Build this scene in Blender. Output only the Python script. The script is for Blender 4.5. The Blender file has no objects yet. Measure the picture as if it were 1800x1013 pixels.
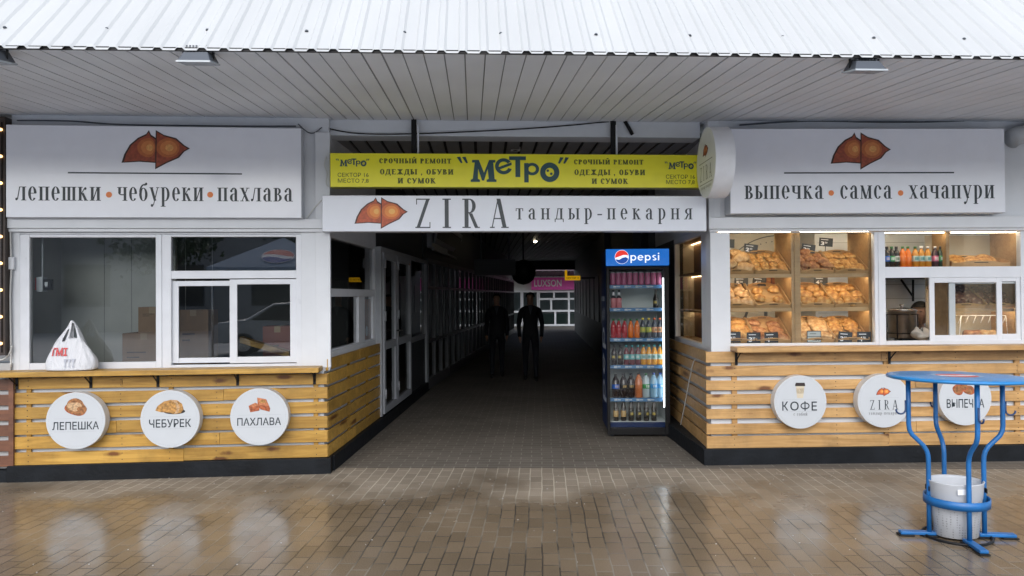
import bpy, bmesh, math, random
from mathutils import Matrix, Vector
R = math.radians
random.seed(7)
S = bpy.context.scene
COL = S.collection

# ------------------------------------------------------------------ camera, sky, sun, exposure
CAM = Vector((0, 0, 1.6)); F = 1300.0; TILT = 13.5/1300; ROLL = -0.007
cd = bpy.data.cameras.new('camera'); cam = bpy.data.objects.new('camera', cd); COL.objects.link(cam)
CAMR = Matrix.Rotation(R(90)+TILT, 3, 'X') @ Matrix.Rotation(ROLL, 3, 'Z')
cam.matrix_world = Matrix.Translation(CAM) @ CAMR.to_4x4()
cd.sensor_width = 36; cd.lens = 26; cd.clip_end = 1000; cd.clip_start = 0.05
S.camera = cam
W = bpy.data.worlds.new('World'); S.world = W; W.use_nodes = True
wn = W.node_tree.nodes; wl = W.node_tree.links
bg = wn['Background']
sky = wn.new('ShaderNodeTexSky'); sky.sky_type = 'NISHITA'; sky.sun_disc = False
SUN_EL, SUN_ROT = 36, 186
sky.sun_elevation = R(SUN_EL); sky.sun_rotation = R(SUN_ROT); sky.air_density = 1.0; sky.dust_density = 2.0; sky.ozone_density = 2.0
hs = wn.new('ShaderNodeHueSaturation'); hs.inputs['Saturation'].default_value = 0.62
wl.new(sky.outputs[0], hs.inputs['Color']); wl.new(hs.outputs[0], bg.inputs[0]); bg.inputs[1].default_value = 0.13
sl = bpy.data.lights.new('sun', 'SUN'); sl.energy = 1.0; sl.angle = R(75); sl.color = (1, 1, 1)
so = bpy.data.objects.new('sun', sl); COL.objects.link(so)
az = R(SUN_ROT)
sd = Vector((math.sin(az)*math.cos(R(SUN_EL)), math.cos(az)*math.cos(R(SUN_EL)), math.sin(R(SUN_EL))))
so.rotation_euler = sd.to_track_quat('Z', 'Y').to_euler(); so.location = sd*40
S.view_settings.view_transform = 'Standard'; S.view_settings.look = 'None'; S.view_settings.gamma = 1
S.view_settings.exposure = 1.08
S.cycles.max_bounces = 8; S.cycles.transparent_max_bounces = 16; S.cycles.caustics_reflective = False; S.cycles.caustics_refractive = False
S.cycles.sample_clamp_indirect = 4.0
try: S.cycles.use_denoising = True
except Exception: pass

# ------------------------------------------------------------------ frames and pixel rays
def ray(px, py):
    d = CAMR @ Vector(((px-900)/F, -(py-506.5)/F, -1)); return d
class Fr:
    def __init__(s, o, xd):
        x = Vector((xd[0], xd[1], 0)).normalized(); y = Vector((-x.y, x.x, 0))
        s.M = Matrix(((x.x, y.x, 0, o[0]), (x.y, y.y, 0, o[1]), (0, 0, 1, o[2] if len(o) > 2 else 0), (0, 0, 0, 1))); s.I = s.M.inverted()
    def px(s, px, py, v):           # local point where the sight line meets the plane y = v
        o = s.I @ CAM; d = s.I.to_3x3() @ ray(px, py); t = (v-o.y)/d.y; return o + d*t
    def pxx(s, px, py, u):          # ... meets the plane x = u
        o = s.I @ CAM; d = s.I.to_3x3() @ ray(px, py); t = (u-o.x)/d.x; return o + d*t
    def Rc(s, x0, y0, x1, y1, v):   # rectangle on the plane y = v
        xm, ym = (x0+x1)/2, (y0+y1)/2
        return s.px(x0, ym, v).x, s.px(x1, ym, v).x, s.px(xm, y1, v).z, s.px(xm, y0, v).z
CL, CLR = (-4.47, 6.46), (-1.65, 6.71)
CR, CRR = (1.786, 6.93), (4.86, 7.02)
FL = Fr(CL, (CLR[0]-CL[0], CLR[1]-CL[1]))             # left kiosk front
FR = Fr(CR, (CRR[0]-CR[0], CRR[1]-CR[1]))             # right kiosk front
FM = Fr(CLR, (CR[0]-CLR[0], CR[1]-CLR[1]))            # across the passage
PD = Vector((.0385, 1)).normalized()
FPL = Fr(CLR, (PD.x, PD.y))                           # passage left side: x runs inwards, y to the left
FPR = Fr(CR, (-PD.x, -PD.y))                          # passage right side: x runs outwards, y to the right
FW = Fr((0, 0), (1, 0))

# ------------------------------------------------------------------ materials
MATS = {}
def nodes(name):
    m = bpy.data.materials.new(name); m.use_nodes = True
    n = m.node_tree.nodes; return m, n, m.node_tree.links, n['Principled BSDF']
def mat(name, col, rough=.5, metal=0, spec=.5, noise=.06, nscale=8, bump=0, bscale=60, emit=None, estr=0, trans=0, stretch=None):
    if name in MATS: return MATS[name]
    m, n, l, b = nodes(name)
    b.inputs['Roughness'].default_value = rough; b.inputs['Metallic'].default_value = metal
    b.inputs['Specular IOR Level'].default_value = spec
    c = (*col, 1)
    tc = n.new('ShaderNodeTexCoord')
    if noise:
        t = n.new('ShaderNodeTexNoise'); t.inputs['Scale'].default_value = nscale; t.inputs['Detail'].default_value = 5
        if stretch:
            ms = n.new('ShaderNodeMapping'); ms.inputs['Scale'].default_value = stretch; l.new(tc.outputs['Object'], ms.inputs[0]); l.new(ms.outputs[0], t.inputs['Vector'])
        else: l.new(tc.outputs['Object'], t.inputs['Vector'])
        mr = n.new('ShaderNodeMapRange'); mr.inputs[1].default_value = .3; mr.inputs[2].default_value = .7
        mr.inputs[3].default_value = 1-noise; mr.inputs[4].default_value = 1+noise*.6
        l.new(t.outputs['Fac'], mr.inputs[0])
        mx = n.new('ShaderNodeVectorMath'); mx.operation = 'SCALE'; mx.inputs[0].default_value = col
        l.new(mr.outputs[0], mx.inputs['Scale']); l.new(mx.outputs[0], b.inputs['Base Color'])
        mr2 = n.new('ShaderNodeMapRange'); mr2.inputs[3].default_value = max(.02, rough*.8); mr2.inputs[4].default_value = min(1, rough*1.2)
        l.new(t.outputs['Fac'], mr2.inputs[0]); l.new(mr2.outputs[0], b.inputs['Roughness'])
    else: b.inputs['Base Color'].default_value = c
    if bump:
        t2 = n.new('ShaderNodeTexNoise'); t2.inputs['Scale'].default_value = bscale; t2.inputs['Detail'].default_value = 4
        l.new(tc.outputs['Object'], t2.inputs['Vector'])
        bp = n.new('ShaderNodeBump'); bp.inputs['Strength'].default_value = bump; bp.inputs['Distance'].default_value = .01
        l.new(t2.outputs['Fac'], bp.inputs['Height']); l.new(bp.outputs[0], b.inputs['Normal'])
    if emit:
        b.inputs['Emission Color'].default_value = (*emit, 1); b.inputs['Emission Strength'].default_value = estr
    if trans: b.inputs['Transmission Weight'].default_value = trans
    MATS[name] = m; return m
def glass(name, tint=(1, 1, 1), ior=1.5, gloss=1.0, rough=.0):
    m, n, l, b = nodes(name); n.remove(b); out = n['Material Output']
    tr = n.new('ShaderNodeBsdfTransparent'); tr.inputs[0].default_value = (*tint, 1)
    gl = n.new('ShaderNodeBsdfGlossy'); gl.inputs['Roughness'].default_value = rough; gl.inputs['Color'].default_value = (gloss, gloss, gloss, 1)
    fr = n.new('ShaderNodeFresnel'); fr.inputs[0].default_value = ior
    mx = n.new('ShaderNodeMixShader'); l.new(fr.outputs[0], mx.inputs[0]); l.new(tr.outputs[0], mx.inputs[1]); l.new(gl.outputs[0], mx.inputs[2])
    l.new(mx.outputs[0], out.inputs[0]); MATS[name] = m; return m
def wood(name, c1, c2, knot, rough=.45, wear=.1):
    m, n, l, b = nodes(name); b.inputs['Roughness'].default_value = rough
    tc = n.new('ShaderNodeTexCoord'); at = n.new('ShaderNodeAttribute'); at.attribute_name = 'rnd'
    sx = n.new('ShaderNodeSeparateXYZ'); l.new(tc.outputs['Object'], sx.inputs[0])
    def math_(op, a, bb):
        q = n.new('ShaderNodeMath'); q.operation = op
        for i, v in enumerate((a, bb)):
            if isinstance(v, (int, float)): q.inputs[i].default_value = v
            else: l.new(v, q.inputs[i])
        return q.outputs[0]
    sh = math_('MULTIPLY', at.outputs['Fac'], 37.3)
    cb = n.new('ShaderNodeCombineXYZ'); l.new(math_('ADD', sx.outputs[0], sh), cb.inputs[0]); l.new(sx.outputs[1], cb.inputs[1]); l.new(math_('ADD', sx.outputs[2], sh), cb.inputs[2])
    mp = n.new('ShaderNodeMapping'); mp.inputs['Scale'].default_value = (1.6, 22, 22); l.new(cb.outputs[0], mp.inputs[0])
    t = n.new('ShaderNodeTexNoise'); t.inputs['Scale'].default_value = 1.0; t.inputs['Detail'].default_value = 6; t.inputs['Distortion'].default_value = 1.2; l.new(mp.outputs[0], t.inputs['Vector'])
    cr = n.new('ShaderNodeValToRGB'); cr.color_ramp.elements[0].position = .3; cr.color_ramp.elements[1].position = .72
    cr.color_ramp.elements[0].color = (*c2, 1); cr.color_ramp.elements[1].color = (*c1, 1); l.new(t.outputs['Fac'], cr.inputs[0])
    # knots
    mp2 = n.new('ShaderNodeMapping'); mp2.inputs['Scale'].default_value = (2.4, 1.0, 7.5); l.new(cb.outputs[0], mp2.inputs[0])
    vo = n.new('ShaderNodeTexVoronoi'); vo.inputs['Scale'].default_value = 1.0; l.new(mp2.outputs[0], vo.inputs['Vector'])
    nn = n.new('ShaderNodeTexNoise'); nn.inputs['Scale'].default_value = 25; l.new(cb.outputs[0], nn.inputs['Vector'])
    dist = math_('ADD', vo.outputs['Distance'], math_('MULTIPLY', math_('SUBTRACT', nn.outputs['Fac'], .5), .12))
    sc = n.new('ShaderNodeSeparateColor'); l.new(vo.outputs['Color'], sc.inputs[0])
    mr = n.new('ShaderNodeMapRange'); mr.inputs[1].default_value = .10; mr.inputs[2].default_value = .21; mr.inputs[3].default_value = 1; mr.inputs[4].default_value = 0; l.new(dist, mr.inputs[0])
    kf = math_('MULTIPLY', mr.outputs[0], math_('GREATER_THAN', sc.outputs[0], .40))
    mx = n.new('ShaderNodeMix'); mx.data_type = 'RGBA'; l.new(math_('MULTIPLY', kf, .93), mx.inputs[0]); l.new(cr.outputs[0], mx.inputs[6]); mx.inputs[7].default_value = (*knot, 1)
    # per board tone
    br = n.new('ShaderNodeMapRange'); br.inputs[3].default_value = .8; br.inputs[4].default_value = 1.15; l.new(at.outputs['Fac'], br.inputs[0])
    st = n.new('ShaderNodeTexNoise'); st.inputs['Scale'].default_value = 3.2; st.inputs['Detail'].default_value = 6; st.inputs['Roughness'].default_value = .65; l.new(tc.outputs['Object'], st.inputs['Vector'])
    sm = n.new('ShaderNodeMapRange'); sm.inputs[1].default_value = .32; sm.inputs[2].default_value = .55; sm.inputs[3].default_value = .72; sm.inputs[4].default_value = 1.05; l.new(st.outputs['Fac'], sm.inputs[0])
    vm = n.new('ShaderNodeVectorMath'); vm.operation = 'SCALE'; l.new(mx.outputs[2], vm.inputs[0]); l.new(math_('MULTIPLY', br.outputs[0], sm.outputs[0]), vm.inputs['Scale'])
    l.new(vm.outputs[0], b.inputs['Base Color'])
    bp = n.new('ShaderNodeBump'); bp.inputs['Strength'].default_value = .25; bp.inputs['Distance'].default_value = .004; l.new(t.outputs['Fac'], bp.inputs['Height']); l.new(bp.outputs[0], b.inputs['Normal'])
    MATS[name] = m; return m

def paving():
    m, n, l, b = nodes('wet block paving')
    tc = n.new('ShaderNodeTexCoord')
    mp = n.new('ShaderNodeMapping'); mp.vector_type = 'POINT'; mp.inputs['Rotation'].default_value = (0, 0, math.atan2(PD.x, PD.y)); l.new(tc.outputs['Object'], mp.inputs[0])
    # warp slightly so that joints are not ruler straight
    wv = n.new('ShaderNodeTexNoise'); wv.inputs['Scale'].default_value = 1.6; l.new(mp.outputs[0], wv.inputs['Vector'])
    vs = n.new('ShaderNodeVectorMath'); vs.operation = 'SUBTRACT'; l.new(wv.outputs['Color'], vs.inputs[0]); vs.inputs[1].default_value = (.5, .5, .5)
    vsc = n.new('ShaderNodeVectorMath'); vsc.operation = 'SCALE'; vsc.inputs['Scale'].default_value = .032; l.new(vs.outputs[0], vsc.inputs[0])
    va = n.new('ShaderNodeVectorMath'); va.operation = 'ADD'; l.new(mp.outputs[0], va.inputs[0]); l.new(vsc.outputs[0], va.inputs[1])
    sx = n.new('ShaderNodeSeparateXYZ'); l.new(va.outputs[0], sx.inputs[0])
    c1 = n.new('ShaderNodeCombineXYZ'); l.new(sx.outputs[1], c1.inputs[0]); l.new(sx.outputs[0], c1.inputs[1])
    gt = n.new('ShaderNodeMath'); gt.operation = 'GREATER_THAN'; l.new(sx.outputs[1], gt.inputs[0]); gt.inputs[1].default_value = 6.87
    vmx = n.new('ShaderNodeMix'); vmx.data_type = 'VECTOR'; l.new(gt.outputs[0], vmx.inputs[0]); l.new(c1.outputs[0], vmx.inputs[4]); l.new(va.outputs[0], vmx.inputs[5])
    bk = n.new('ShaderNodeTexBrick'); bk.offset = .5; bk.inputs['Scale'].default_value = 1; bk.inputs['Brick Width'].default_value = .205; bk.inputs['Row Height'].default_value = .102
    bk.inputs['Mortar Size'].default_value = .0055; bk.inputs['Mortar Smooth'].default_value = .3; bk.inputs['Bias'].default_value = -.1
    bk.inputs['Color1'].default_value = (.30, .255, .20, 1); bk.inputs['Color2'].default_value = (.235, .20, .155, 1); bk.inputs['Mortar'].default_value = (.46, .41, .33, 1)
    l.new(vmx.outputs[1], bk.inputs['Vector'])
    # fine stone grain
    gr = n.new('ShaderNodeTexNoise'); gr.inputs['Scale'].default_value = 160; gr.inputs['Detail'].default_value = 4; l.new(tc.outputs['Object'], gr.inputs['Vector'])
    big = n.new('ShaderNodeTexNoise'); big.inputs['Scale'].default_value = 1.3; big.inputs['Detail'].default_value = 6; l.new(tc.outputs['Object'], big.inputs['Vector'])
    # wetness: rain blows in under the canopy edge and dries towards the wall
    s2 = n.new('ShaderNodeSeparateXYZ'); l.new(tc.outputs['Object'], s2.inputs[0])
    wm = n.new('ShaderNodeMath'); wm.operation = 'MULTIPLY_ADD'; l.new(big.outputs['Fac'], wm.inputs[0]); wm.inputs[1].default_value = 2.4; l.new(s2.outputs[1], wm.inputs[2])
    wet = n.new('ShaderNodeMapRange'); wet.interpolation_type = 'SMOOTHSTEP'; wet.inputs[1].default_value = 6.6; wet.inputs[2].default_value = 7.9; wet.inputs[3].default_value = 1; wet.inputs[4].default_value = 0; l.new(wm.outputs[0], wet.inputs[0])
    def mixc(f, a, bcol, typ='MIX'):
        q = n.new('ShaderNodeMix'); q.data_type = 'RGBA'; q.blend_type = typ
        if isinstance(f, float): q.inputs[0].default_value = f
        else: l.new(f, q.inputs[0])
        for i, v in ((6, a), (7, bcol)):
            if isinstance(v, tuple): q.inputs[i].default_value = (*v, 1)
            else: l.new(v, q.inputs[i])
        return q.outputs[2]
    grr = n.new('ShaderNodeMapRange'); grr.inputs[1].default_value = .3; grr.inputs[2].default_value = .7; grr.inputs[3].default_value = .72; grr.inputs[4].default_value = 1.2; l.new(gr.outputs['Fac'], grr.inputs[0])
    bgr = n.new('ShaderNodeMapRange'); bgr.inputs[1].default_value = .3; bgr.inputs[2].default_value = .7; bgr.inputs[3].default_value = .84; bgr.inputs[4].default_value = 1.10; l.new(big.outputs['Fac'], bgr.inputs[0])
    cm = n.new('ShaderNodeMath'); cm.operation = 'MULTIPLY'; l.new(grr.outputs[0], cm.inputs[0]); l.new(bgr.outputs[0], cm.inputs[1])
    vsx = n.new('ShaderNodeVectorMath'); vsx.operation = 'SCALE'; l.new(bk.outputs['Color'], vsx.inputs[0]); l.new(cm.outputs[0], vsx.inputs['Scale'])
    dry = mixc(gt.outputs[0], vsx.outputs[0], mixc(1.0, vsx.outputs[0], (.56, .585, .63), 'MULTIPLY'))   # passage blocks greyer, and darkened to carry the passage shade in the colour
    wetcol = mixc(1.0, dry, (.72, .64, .54), 'MULTIPLY')
    jr = n.new('ShaderNodeMapRange'); jr.inputs[1].default_value = .48; jr.inputs[2].default_value = .6; l.new(big.outputs['Fac'], jr.inputs[0])
    wetcol = mixc(bk.outputs['Fac'], wetcol, mixc(jr.outputs[0], (.075, .062, .047), (.25, .215, .165)))   # joints: washed out here, full of sand there
    l.new(mixc(wet.outputs[0], dry, wetcol), b.inputs['Base Color'])
    # roughness: film of water
    pn = n.new('ShaderNodeTexNoise'); pn.inputs['Scale'].default_value = 5; pn.inputs['Detail'].default_value = 3; l.new(tc.outputs['Object'], pn.inputs['Vector'])
    pr = n.new('ShaderNodeMapRange'); pr.inputs[1].default_value = .35; pr.inputs[2].default_value = .65; pr.inputs[3].default_value = .08; pr.inputs[4].default_value = .22; l.new(pn.outputs['Fac'], pr.inputs[0])
    rm = n.new('ShaderNodeMix'); l.new(wet.outputs[0], rm.inputs[0]); rm.inputs[2].default_value = .62; l.new(pr.outputs[0], rm.inputs[3]); l.new(rm.outputs[0], b.inputs['Roughness'])
    sp = n.new('ShaderNodeMapRange'); sp.inputs[3].default_value = .22; sp.inputs[4].default_value = .8; l.new(wet.outputs[0], sp.inputs[0]); l.new(sp.outputs[0], b.inputs['Specular IOR Level'])
    # bump: joints plus grain, grain drowned where wet
    inv = n.new('ShaderNodeMath'); inv.operation = 'MULTIPLY_ADD'; l.new(bk.outputs['Fac'], inv.inputs[0]); inv.inputs[1].default_value = -1; inv.inputs[2].default_value = 1
    ga = n.new('ShaderNodeMath'); ga.operation = 'MULTIPLY_ADD'; l.new(gr.outputs['Fac'], ga.inputs[0]); ga.inputs[1].default_value = .10; l.new(inv.outputs[0], ga.inputs[2])
    gb = n.new('ShaderNodeMath'); gb.operation = 'MULTIPLY_ADD'; l.new(pn.outputs['Fac'], gb.inputs[0]); gb.inputs[1].default_value = .35; l.new(ga.outputs[0], gb.inputs[2])
    bp = n.new('ShaderNodeBump'); bp.inputs['Strength'].default_value = .6; bp.inputs['Distance'].default_value = .005; l.new(gb.outputs[0], bp.inputs['Height']); l.new(bp.outputs[0], b.inputs['Normal'])
    return m
WHITE = mat('white painted panel', (.67, .69, .72), .45, noise=.07, nscale=3)
PVC = mat('white plastic window profile', (.68, .70, .74), .3, noise=.04)
SIGNW = mat('glossy white sign face', (.78, .80, .86), .16, noise=.02)
SIGNSIDE = mat('grey sign edge', (.50, .52, .57), .35)
DISCW = mat('white disc sign face', (.54, .57, .60), .3, noise=.02)
INK = mat('dark slate lettering', (.018, .027, .036), .35, noise=0)
INKS = mat('grey print', (.16, .17, .18), .5, noise=0)
ORANGE = mat('orange print', (.78, .22, .05), .4, noise=0)
YELLOW = mat('yellow sign face', (.90, .84, .03), .35, noise=.03)
GREENINK = mat('grey green lettering', (.03, .085, .10), .5, noise=0)
OLIVE = mat('dark olive lettering', (.10, .12, .02), .5, noise=0)
BLACKP = mat('black painted plinth', (.010, .012, .015), .6, spec=.18, noise=.4, nscale=5, bump=.4, bscale=30)
BLACKM = mat('black metal', (.010, .010, .011), .45, spec=.22)
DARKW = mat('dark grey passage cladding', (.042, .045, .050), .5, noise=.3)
DARKC = mat('shaded ceiling panel', (.22, .225, .24), .5, noise=.2)
GROOVE = mat('dark groove', (.01, .01, .011), .7)
SOFF = mat('white perforated soffit', (.70, .73, .78), .5, noise=.10, nscale=1.2)
SOFFG = mat('soffit joint', (.22, .225, .235), .6)
ROOF = mat('white profiled roof sheet', (.47, .48, .48), .45, noise=.06, nscale=1.0, stretch=(2.5, .6, .6))
GLASS = glass('window glass', (.86, .90, .89), 2.15)
GLASSC = glass('clear display glass', (.96, .98, .97), 1.45)
GLASSD = glass('dark window glass', (.30, .34, .35), 1.55)
GLASSP = glass('passage door glass', (.25, .30, .31), 1.6)
WOODL = wood('yellow varnished pine', (.56, .335, .075), (.34, .18, .03), (.12, .035, .006))
WOODR = wood('pale varnished pine', (.56, .345, .145), (.37, .20, .065), (.12, .04, .014))
WOODN = wood('brown stained boards', (.20, .085, .045), (.12, .05, .03), (.04, .016, .01))
OAK = wood('oak veneer', (.50, .33, .16), (.42, .26, .12), (.36, .22, .1))
TRAY = wood('light birch', (.58, .37, .18), (.50, .30, .13), (.4, .22, .09))
BLUE = mat('blue paint', (.012, .13, .37), .38, noise=.25, nscale=6, bump=.15, bscale=40)
BLUEF = mat('fridge blue', (.005, .02, .085), .4, spec=.25)
BLUEH = mat('blue lit header', (.01, .10, .36), .3, emit=(.01, .11, .42), estr=.55)
WLET = mat('white lettering', (.8, .82, .85), .4, noise=0)
WLIT = mat('white lit lettering', (.8, .8, .8), .4, noise=0, emit=(.8, .85, .95), estr=.5)
RED = mat('red print', (.55, .03, .03), .4, noise=0)
LEDW = mat('warm led strip', (1, .9, .7), .5, noise=0, emit=(1, .84, .60), estr=13)
LEDC = mat('cold led tube', (1, 1, 1), .5, noise=0, emit=(.9, .96, 1), estr=3.2)
BULB = mat('warm bulb', (1, .8, .5), .5, noise=0, emit=(1, .55, .2), estr=2.0)
LAMP = mat('lit ceiling spot', (1, .9, .7), .5, noise=0, emit=(1, .85, .6), estr=9)
STEEL = mat('brushed steel', (.55, .54, .52), .25, 1, noise=.15)
GREYM = mat('grey metal', (.075, .085, .10), .45, .3)
CARD = mat('brown cardboard', (.33, .20, .11), .8, noise=.12)
CABLEW = mat('white cable', (.6, .6, .58), .5)
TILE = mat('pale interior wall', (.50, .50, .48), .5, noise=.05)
BEIGE = mat('cream interior wall', (.80, .75, .66), .7, noise=.05)

# ------------------------------------------------------------------ mesh builder
OFF = {}; FRM = {}
class MB:
    def __init__(s, fr=None): s.fr = fr; s.v = []; s.f = []; s.m = []; s.r = []; s.sm = []; s.X = None; s.mi = 0; s.rnd = 0.
    def add(s, vs, fs, smooth=False):
        b = len(s.v)
        for p in vs:
            p = Vector(p); s.v.append(s.X @ p if s.X else p)
        for f in fs: s.f.append([b+i for i in f]); s.m.append(s.mi); s.r.append(s.rnd); s.sm.append(smooth)
        return s
    def box(s, x0, x1, y0, y1, z0, z1):
        return s.add([(x0,y0,z0),(x1,y0,z0),(x1,y1,z0),(x0,y1,z0),(x0,y0,z1),(x1,y0,z1),(x1,y1,z1),(x0,y1,z1)],
              [(0,3,2,1),(4,5,6,7),(0,1,5,4),(1,2,6,5),(2,3,7,6),(3,0,4,7)])
    def hexa(s, p):  # 8 corners in box order
        return s.add(p, [(0,3,2,1),(4,5,6,7),(0,1,5,4),(1,2,6,5),(2,3,7,6),(3,0,4,7)])
    def tube(s, pts, r, n=10, cap=True):
        pts = [Vector(p) for p in pts]; vs = []; up = None
        for i, p in enumerate(pts):
            a = pts[max(i-1, 0)]; c = pts[min(i+1, len(pts)-1)]; t = (c-a).normalized()
            if up is None: up = Vector((0,0,1)) if abs(t.z) < .9 else Vector((1,0,0))
            x = up.cross(t).normalized(); y = t.cross(x); up = y
            rr = r[i] if isinstance(r, (list, tuple)) else r
            for k in range(n):
                q = 2*math.pi*k/n; vs.append(p + x*math.cos(q)*rr + y*math.sin(q)*rr)
        fs = []
        for i in range(len(pts)-1):
            for k in range(n): fs.append((i*n+k, i*n+(k+1) % n, (i+1)*n+(k+1) % n, (i+1)*n+k))
        if cap: fs += [tuple(range(n-1, -1, -1)), tuple((len(pts)-1)*n+k for k in range(n))]
        return s.add(vs, fs, True)
    def lathe(s, prof, c=(0,0,0), n=16, mats=None, sx=1, sy=1):
        vs = []; 
        for r, z in prof:
            for k in range(n):
                q = 2*math.pi*k/n; vs.append((c[0]+r*math.cos(q)*sx, c[1]+r*math.sin(q)*sy, c[2]+z))
        m0 = s.mi
        b = len(s.v)
        for p in vs: p = Vector(p); s.v.append(s.X @ p if s.X else p)
        for i in range(len(prof)-1):
            if mats: s.mi = mats[i]
            for k in range(n):
                s.f.append([b+i*n+k, b+i*n+(k+1) % n, b+(i+1)*n+(k+1) % n, b+(i+1)*n+k]); s.m.append(s.mi); s.r.append(s.rnd); s.sm.append(True)
        if prof[0][0] > 1e-5: s.f.append([b+k for k in range(n-1, -1, -1)]); s.m.append(mats[0] if mats else s.mi); s.r.append(s.rnd); s.sm.append(False)
        if prof[-1][0] > 1e-5: s.f.append([b+(len(prof)-1)*n+k for k in range(n)]); s.m.append(s.mi); s.r.append(s.rnd); s.sm.append(False)
        s.mi = m0; return s
    def disc(s, c, r, y0, y1, n=64, sx=1.):   # round plate whose axis is local y
        vs = []
        for y in (y0, y1):
            for k in range(n): q = 2*math.pi*k/n; vs.append((c[0]+r*sx*math.cos(q), y, c[2]+r*math.sin(q)))
        s.add(vs[:n], [tuple(range(n))]); s.add(vs[n:], [tuple(range(n-1, -1, -1))])
        return s.add(vs, [(k, n+k, n+(k+1) % n, (k+1) % n) for k in range(n)], True)
    def poly(s, pts, y):   # flat shape drawn in x,z on the plane y (faces -y)
        pts = list(pts)
        a = sum(pts[i][0]*pts[(i+1) % len(pts)][1]-pts[(i+1) % len(pts)][0]*pts[i][1] for i in range(len(pts)))
        if a < 0: pts.reverse()
        return s.add([(p[0], y, p[1]) for p in pts], [tuple(range(len(pts)))])
    def prism(s, pts, y0, y1):
        pts = list(pts); n = len(pts)
        a = sum(pts[i][0]*pts[(i+1) % n][1]-pts[(i+1) % n][0]*pts[i][1] for i in range(n))
        if a < 0: pts.reverse()
        vs = [(p[0], y0, p[1]) for p in pts]+[(p[0], y1, p[1]) for p in pts]
        return s.add(vs, [tuple(range(n)), tuple(range(2*n-1, n-1, -1))]+[(k, n+k, n+(k+1) % n, (k+1) % n) for k in range(n)])
    def build(s, name, mats, parent=None, bevel=0, org=None, sub=0):
        me = bpy.data.meshes.new(name)
        o = Vector(OFF[parent] if parent else (org or (0,0,0)))
        if parent and s.fr and s.fr is not FRM[parent]: T = FRM[parent].I @ s.fr.M; s.v = [T @ p for p in s.v]   # drawn in another wall's axes
        me.from_pydata([tuple(p-o) for p in s.v], [], s.f)
        for m in (mats if isinstance(mats, (list, tuple)) else [mats]): me.materials.append(m)
        me.polygons.foreach_set('material_index', s.m); me.polygons.foreach_set('use_smooth', s.sm)
        at = me.attributes.new('rnd', 'FLOAT', 'FACE'); at.data.foreach_set('value', s.r)
        me.update()
        ob = bpy.data.objects.new(name, me); COL.objects.link(ob)
        if parent:
            ob.parent = bpy.data.objects[parent]; OFF[ob.name] = OFF[parent]; FRM[ob.name] = FRM[parent]
        if bevel:
            bv = ob.modifiers.new('bevel', 'BEVEL'); bv.width = bevel; bv.segments = 2; bv.limit_method = 'ANGLE'; bv.angle_limit = R(50)
        if sub:
            sm = ob.modifiers.new('sub', 'SUBSURF'); sm.levels = sub; sm.render_levels = sub
        return ob.name
def thing(name, label, cat, fr, o, group=None, kind=None):
    e = bpy.data.objects.new(name, None); COL.objects.link(e); e.empty_display_size = .1
    e.matrix_world = fr.M @ Matrix.Translation(Vector(o)); OFF[e.name] = Vector(o); FRM[e.name] = fr
    tag(e.name, label, cat, group, kind); return e.name
def tag(n, label=None, cat=None, group=None, kind=None):
    o = bpy.data.objects[n]
    if label: o['label'] = label
    if cat: o['category'] = cat
    if group: o['group'] = group
    if kind: o['kind'] = kind
    return n
def solo(mb, name, mats, label, cat, fr, o, group=None, kind=None, bevel=0, sub=0):   # a thing that is one mesh
    n = mb.build(name, mats, None, bevel, o, sub); ob = bpy.data.objects[n]
    ob.matrix_world = fr.M @ Matrix.Translation(Vector(o)); OFF[n] = Vector(o); FRM[n] = fr
    return tag(n, label, cat, group, kind)
def rect(mb, fr, r, y0, y1):   # box from a pixel rectangle measured on the plane y0
    u0, u1, z0, z1 = fr.Rc(*r, y0); return mb.box(u0, u1, y0, y1, z0, z1)
def ring_frame(mb, u0, u1, z0, z1, w, y0, y1):
    w = w if isinstance(w, tuple) else (w, w, w, w)   # left right bottom top
    mb.box(u0, u0+w[0], y0, y1, z0, z1); mb.box(u1-w[1], u1, y0, y1, z0, z1)
    mb.box(u0+w[0], u1-w[1], y0, y1, z0, z0+w[2]); mb.box(u0+w[0], u1-w[1], y0, y1, z1-w[3], z1)

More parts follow.
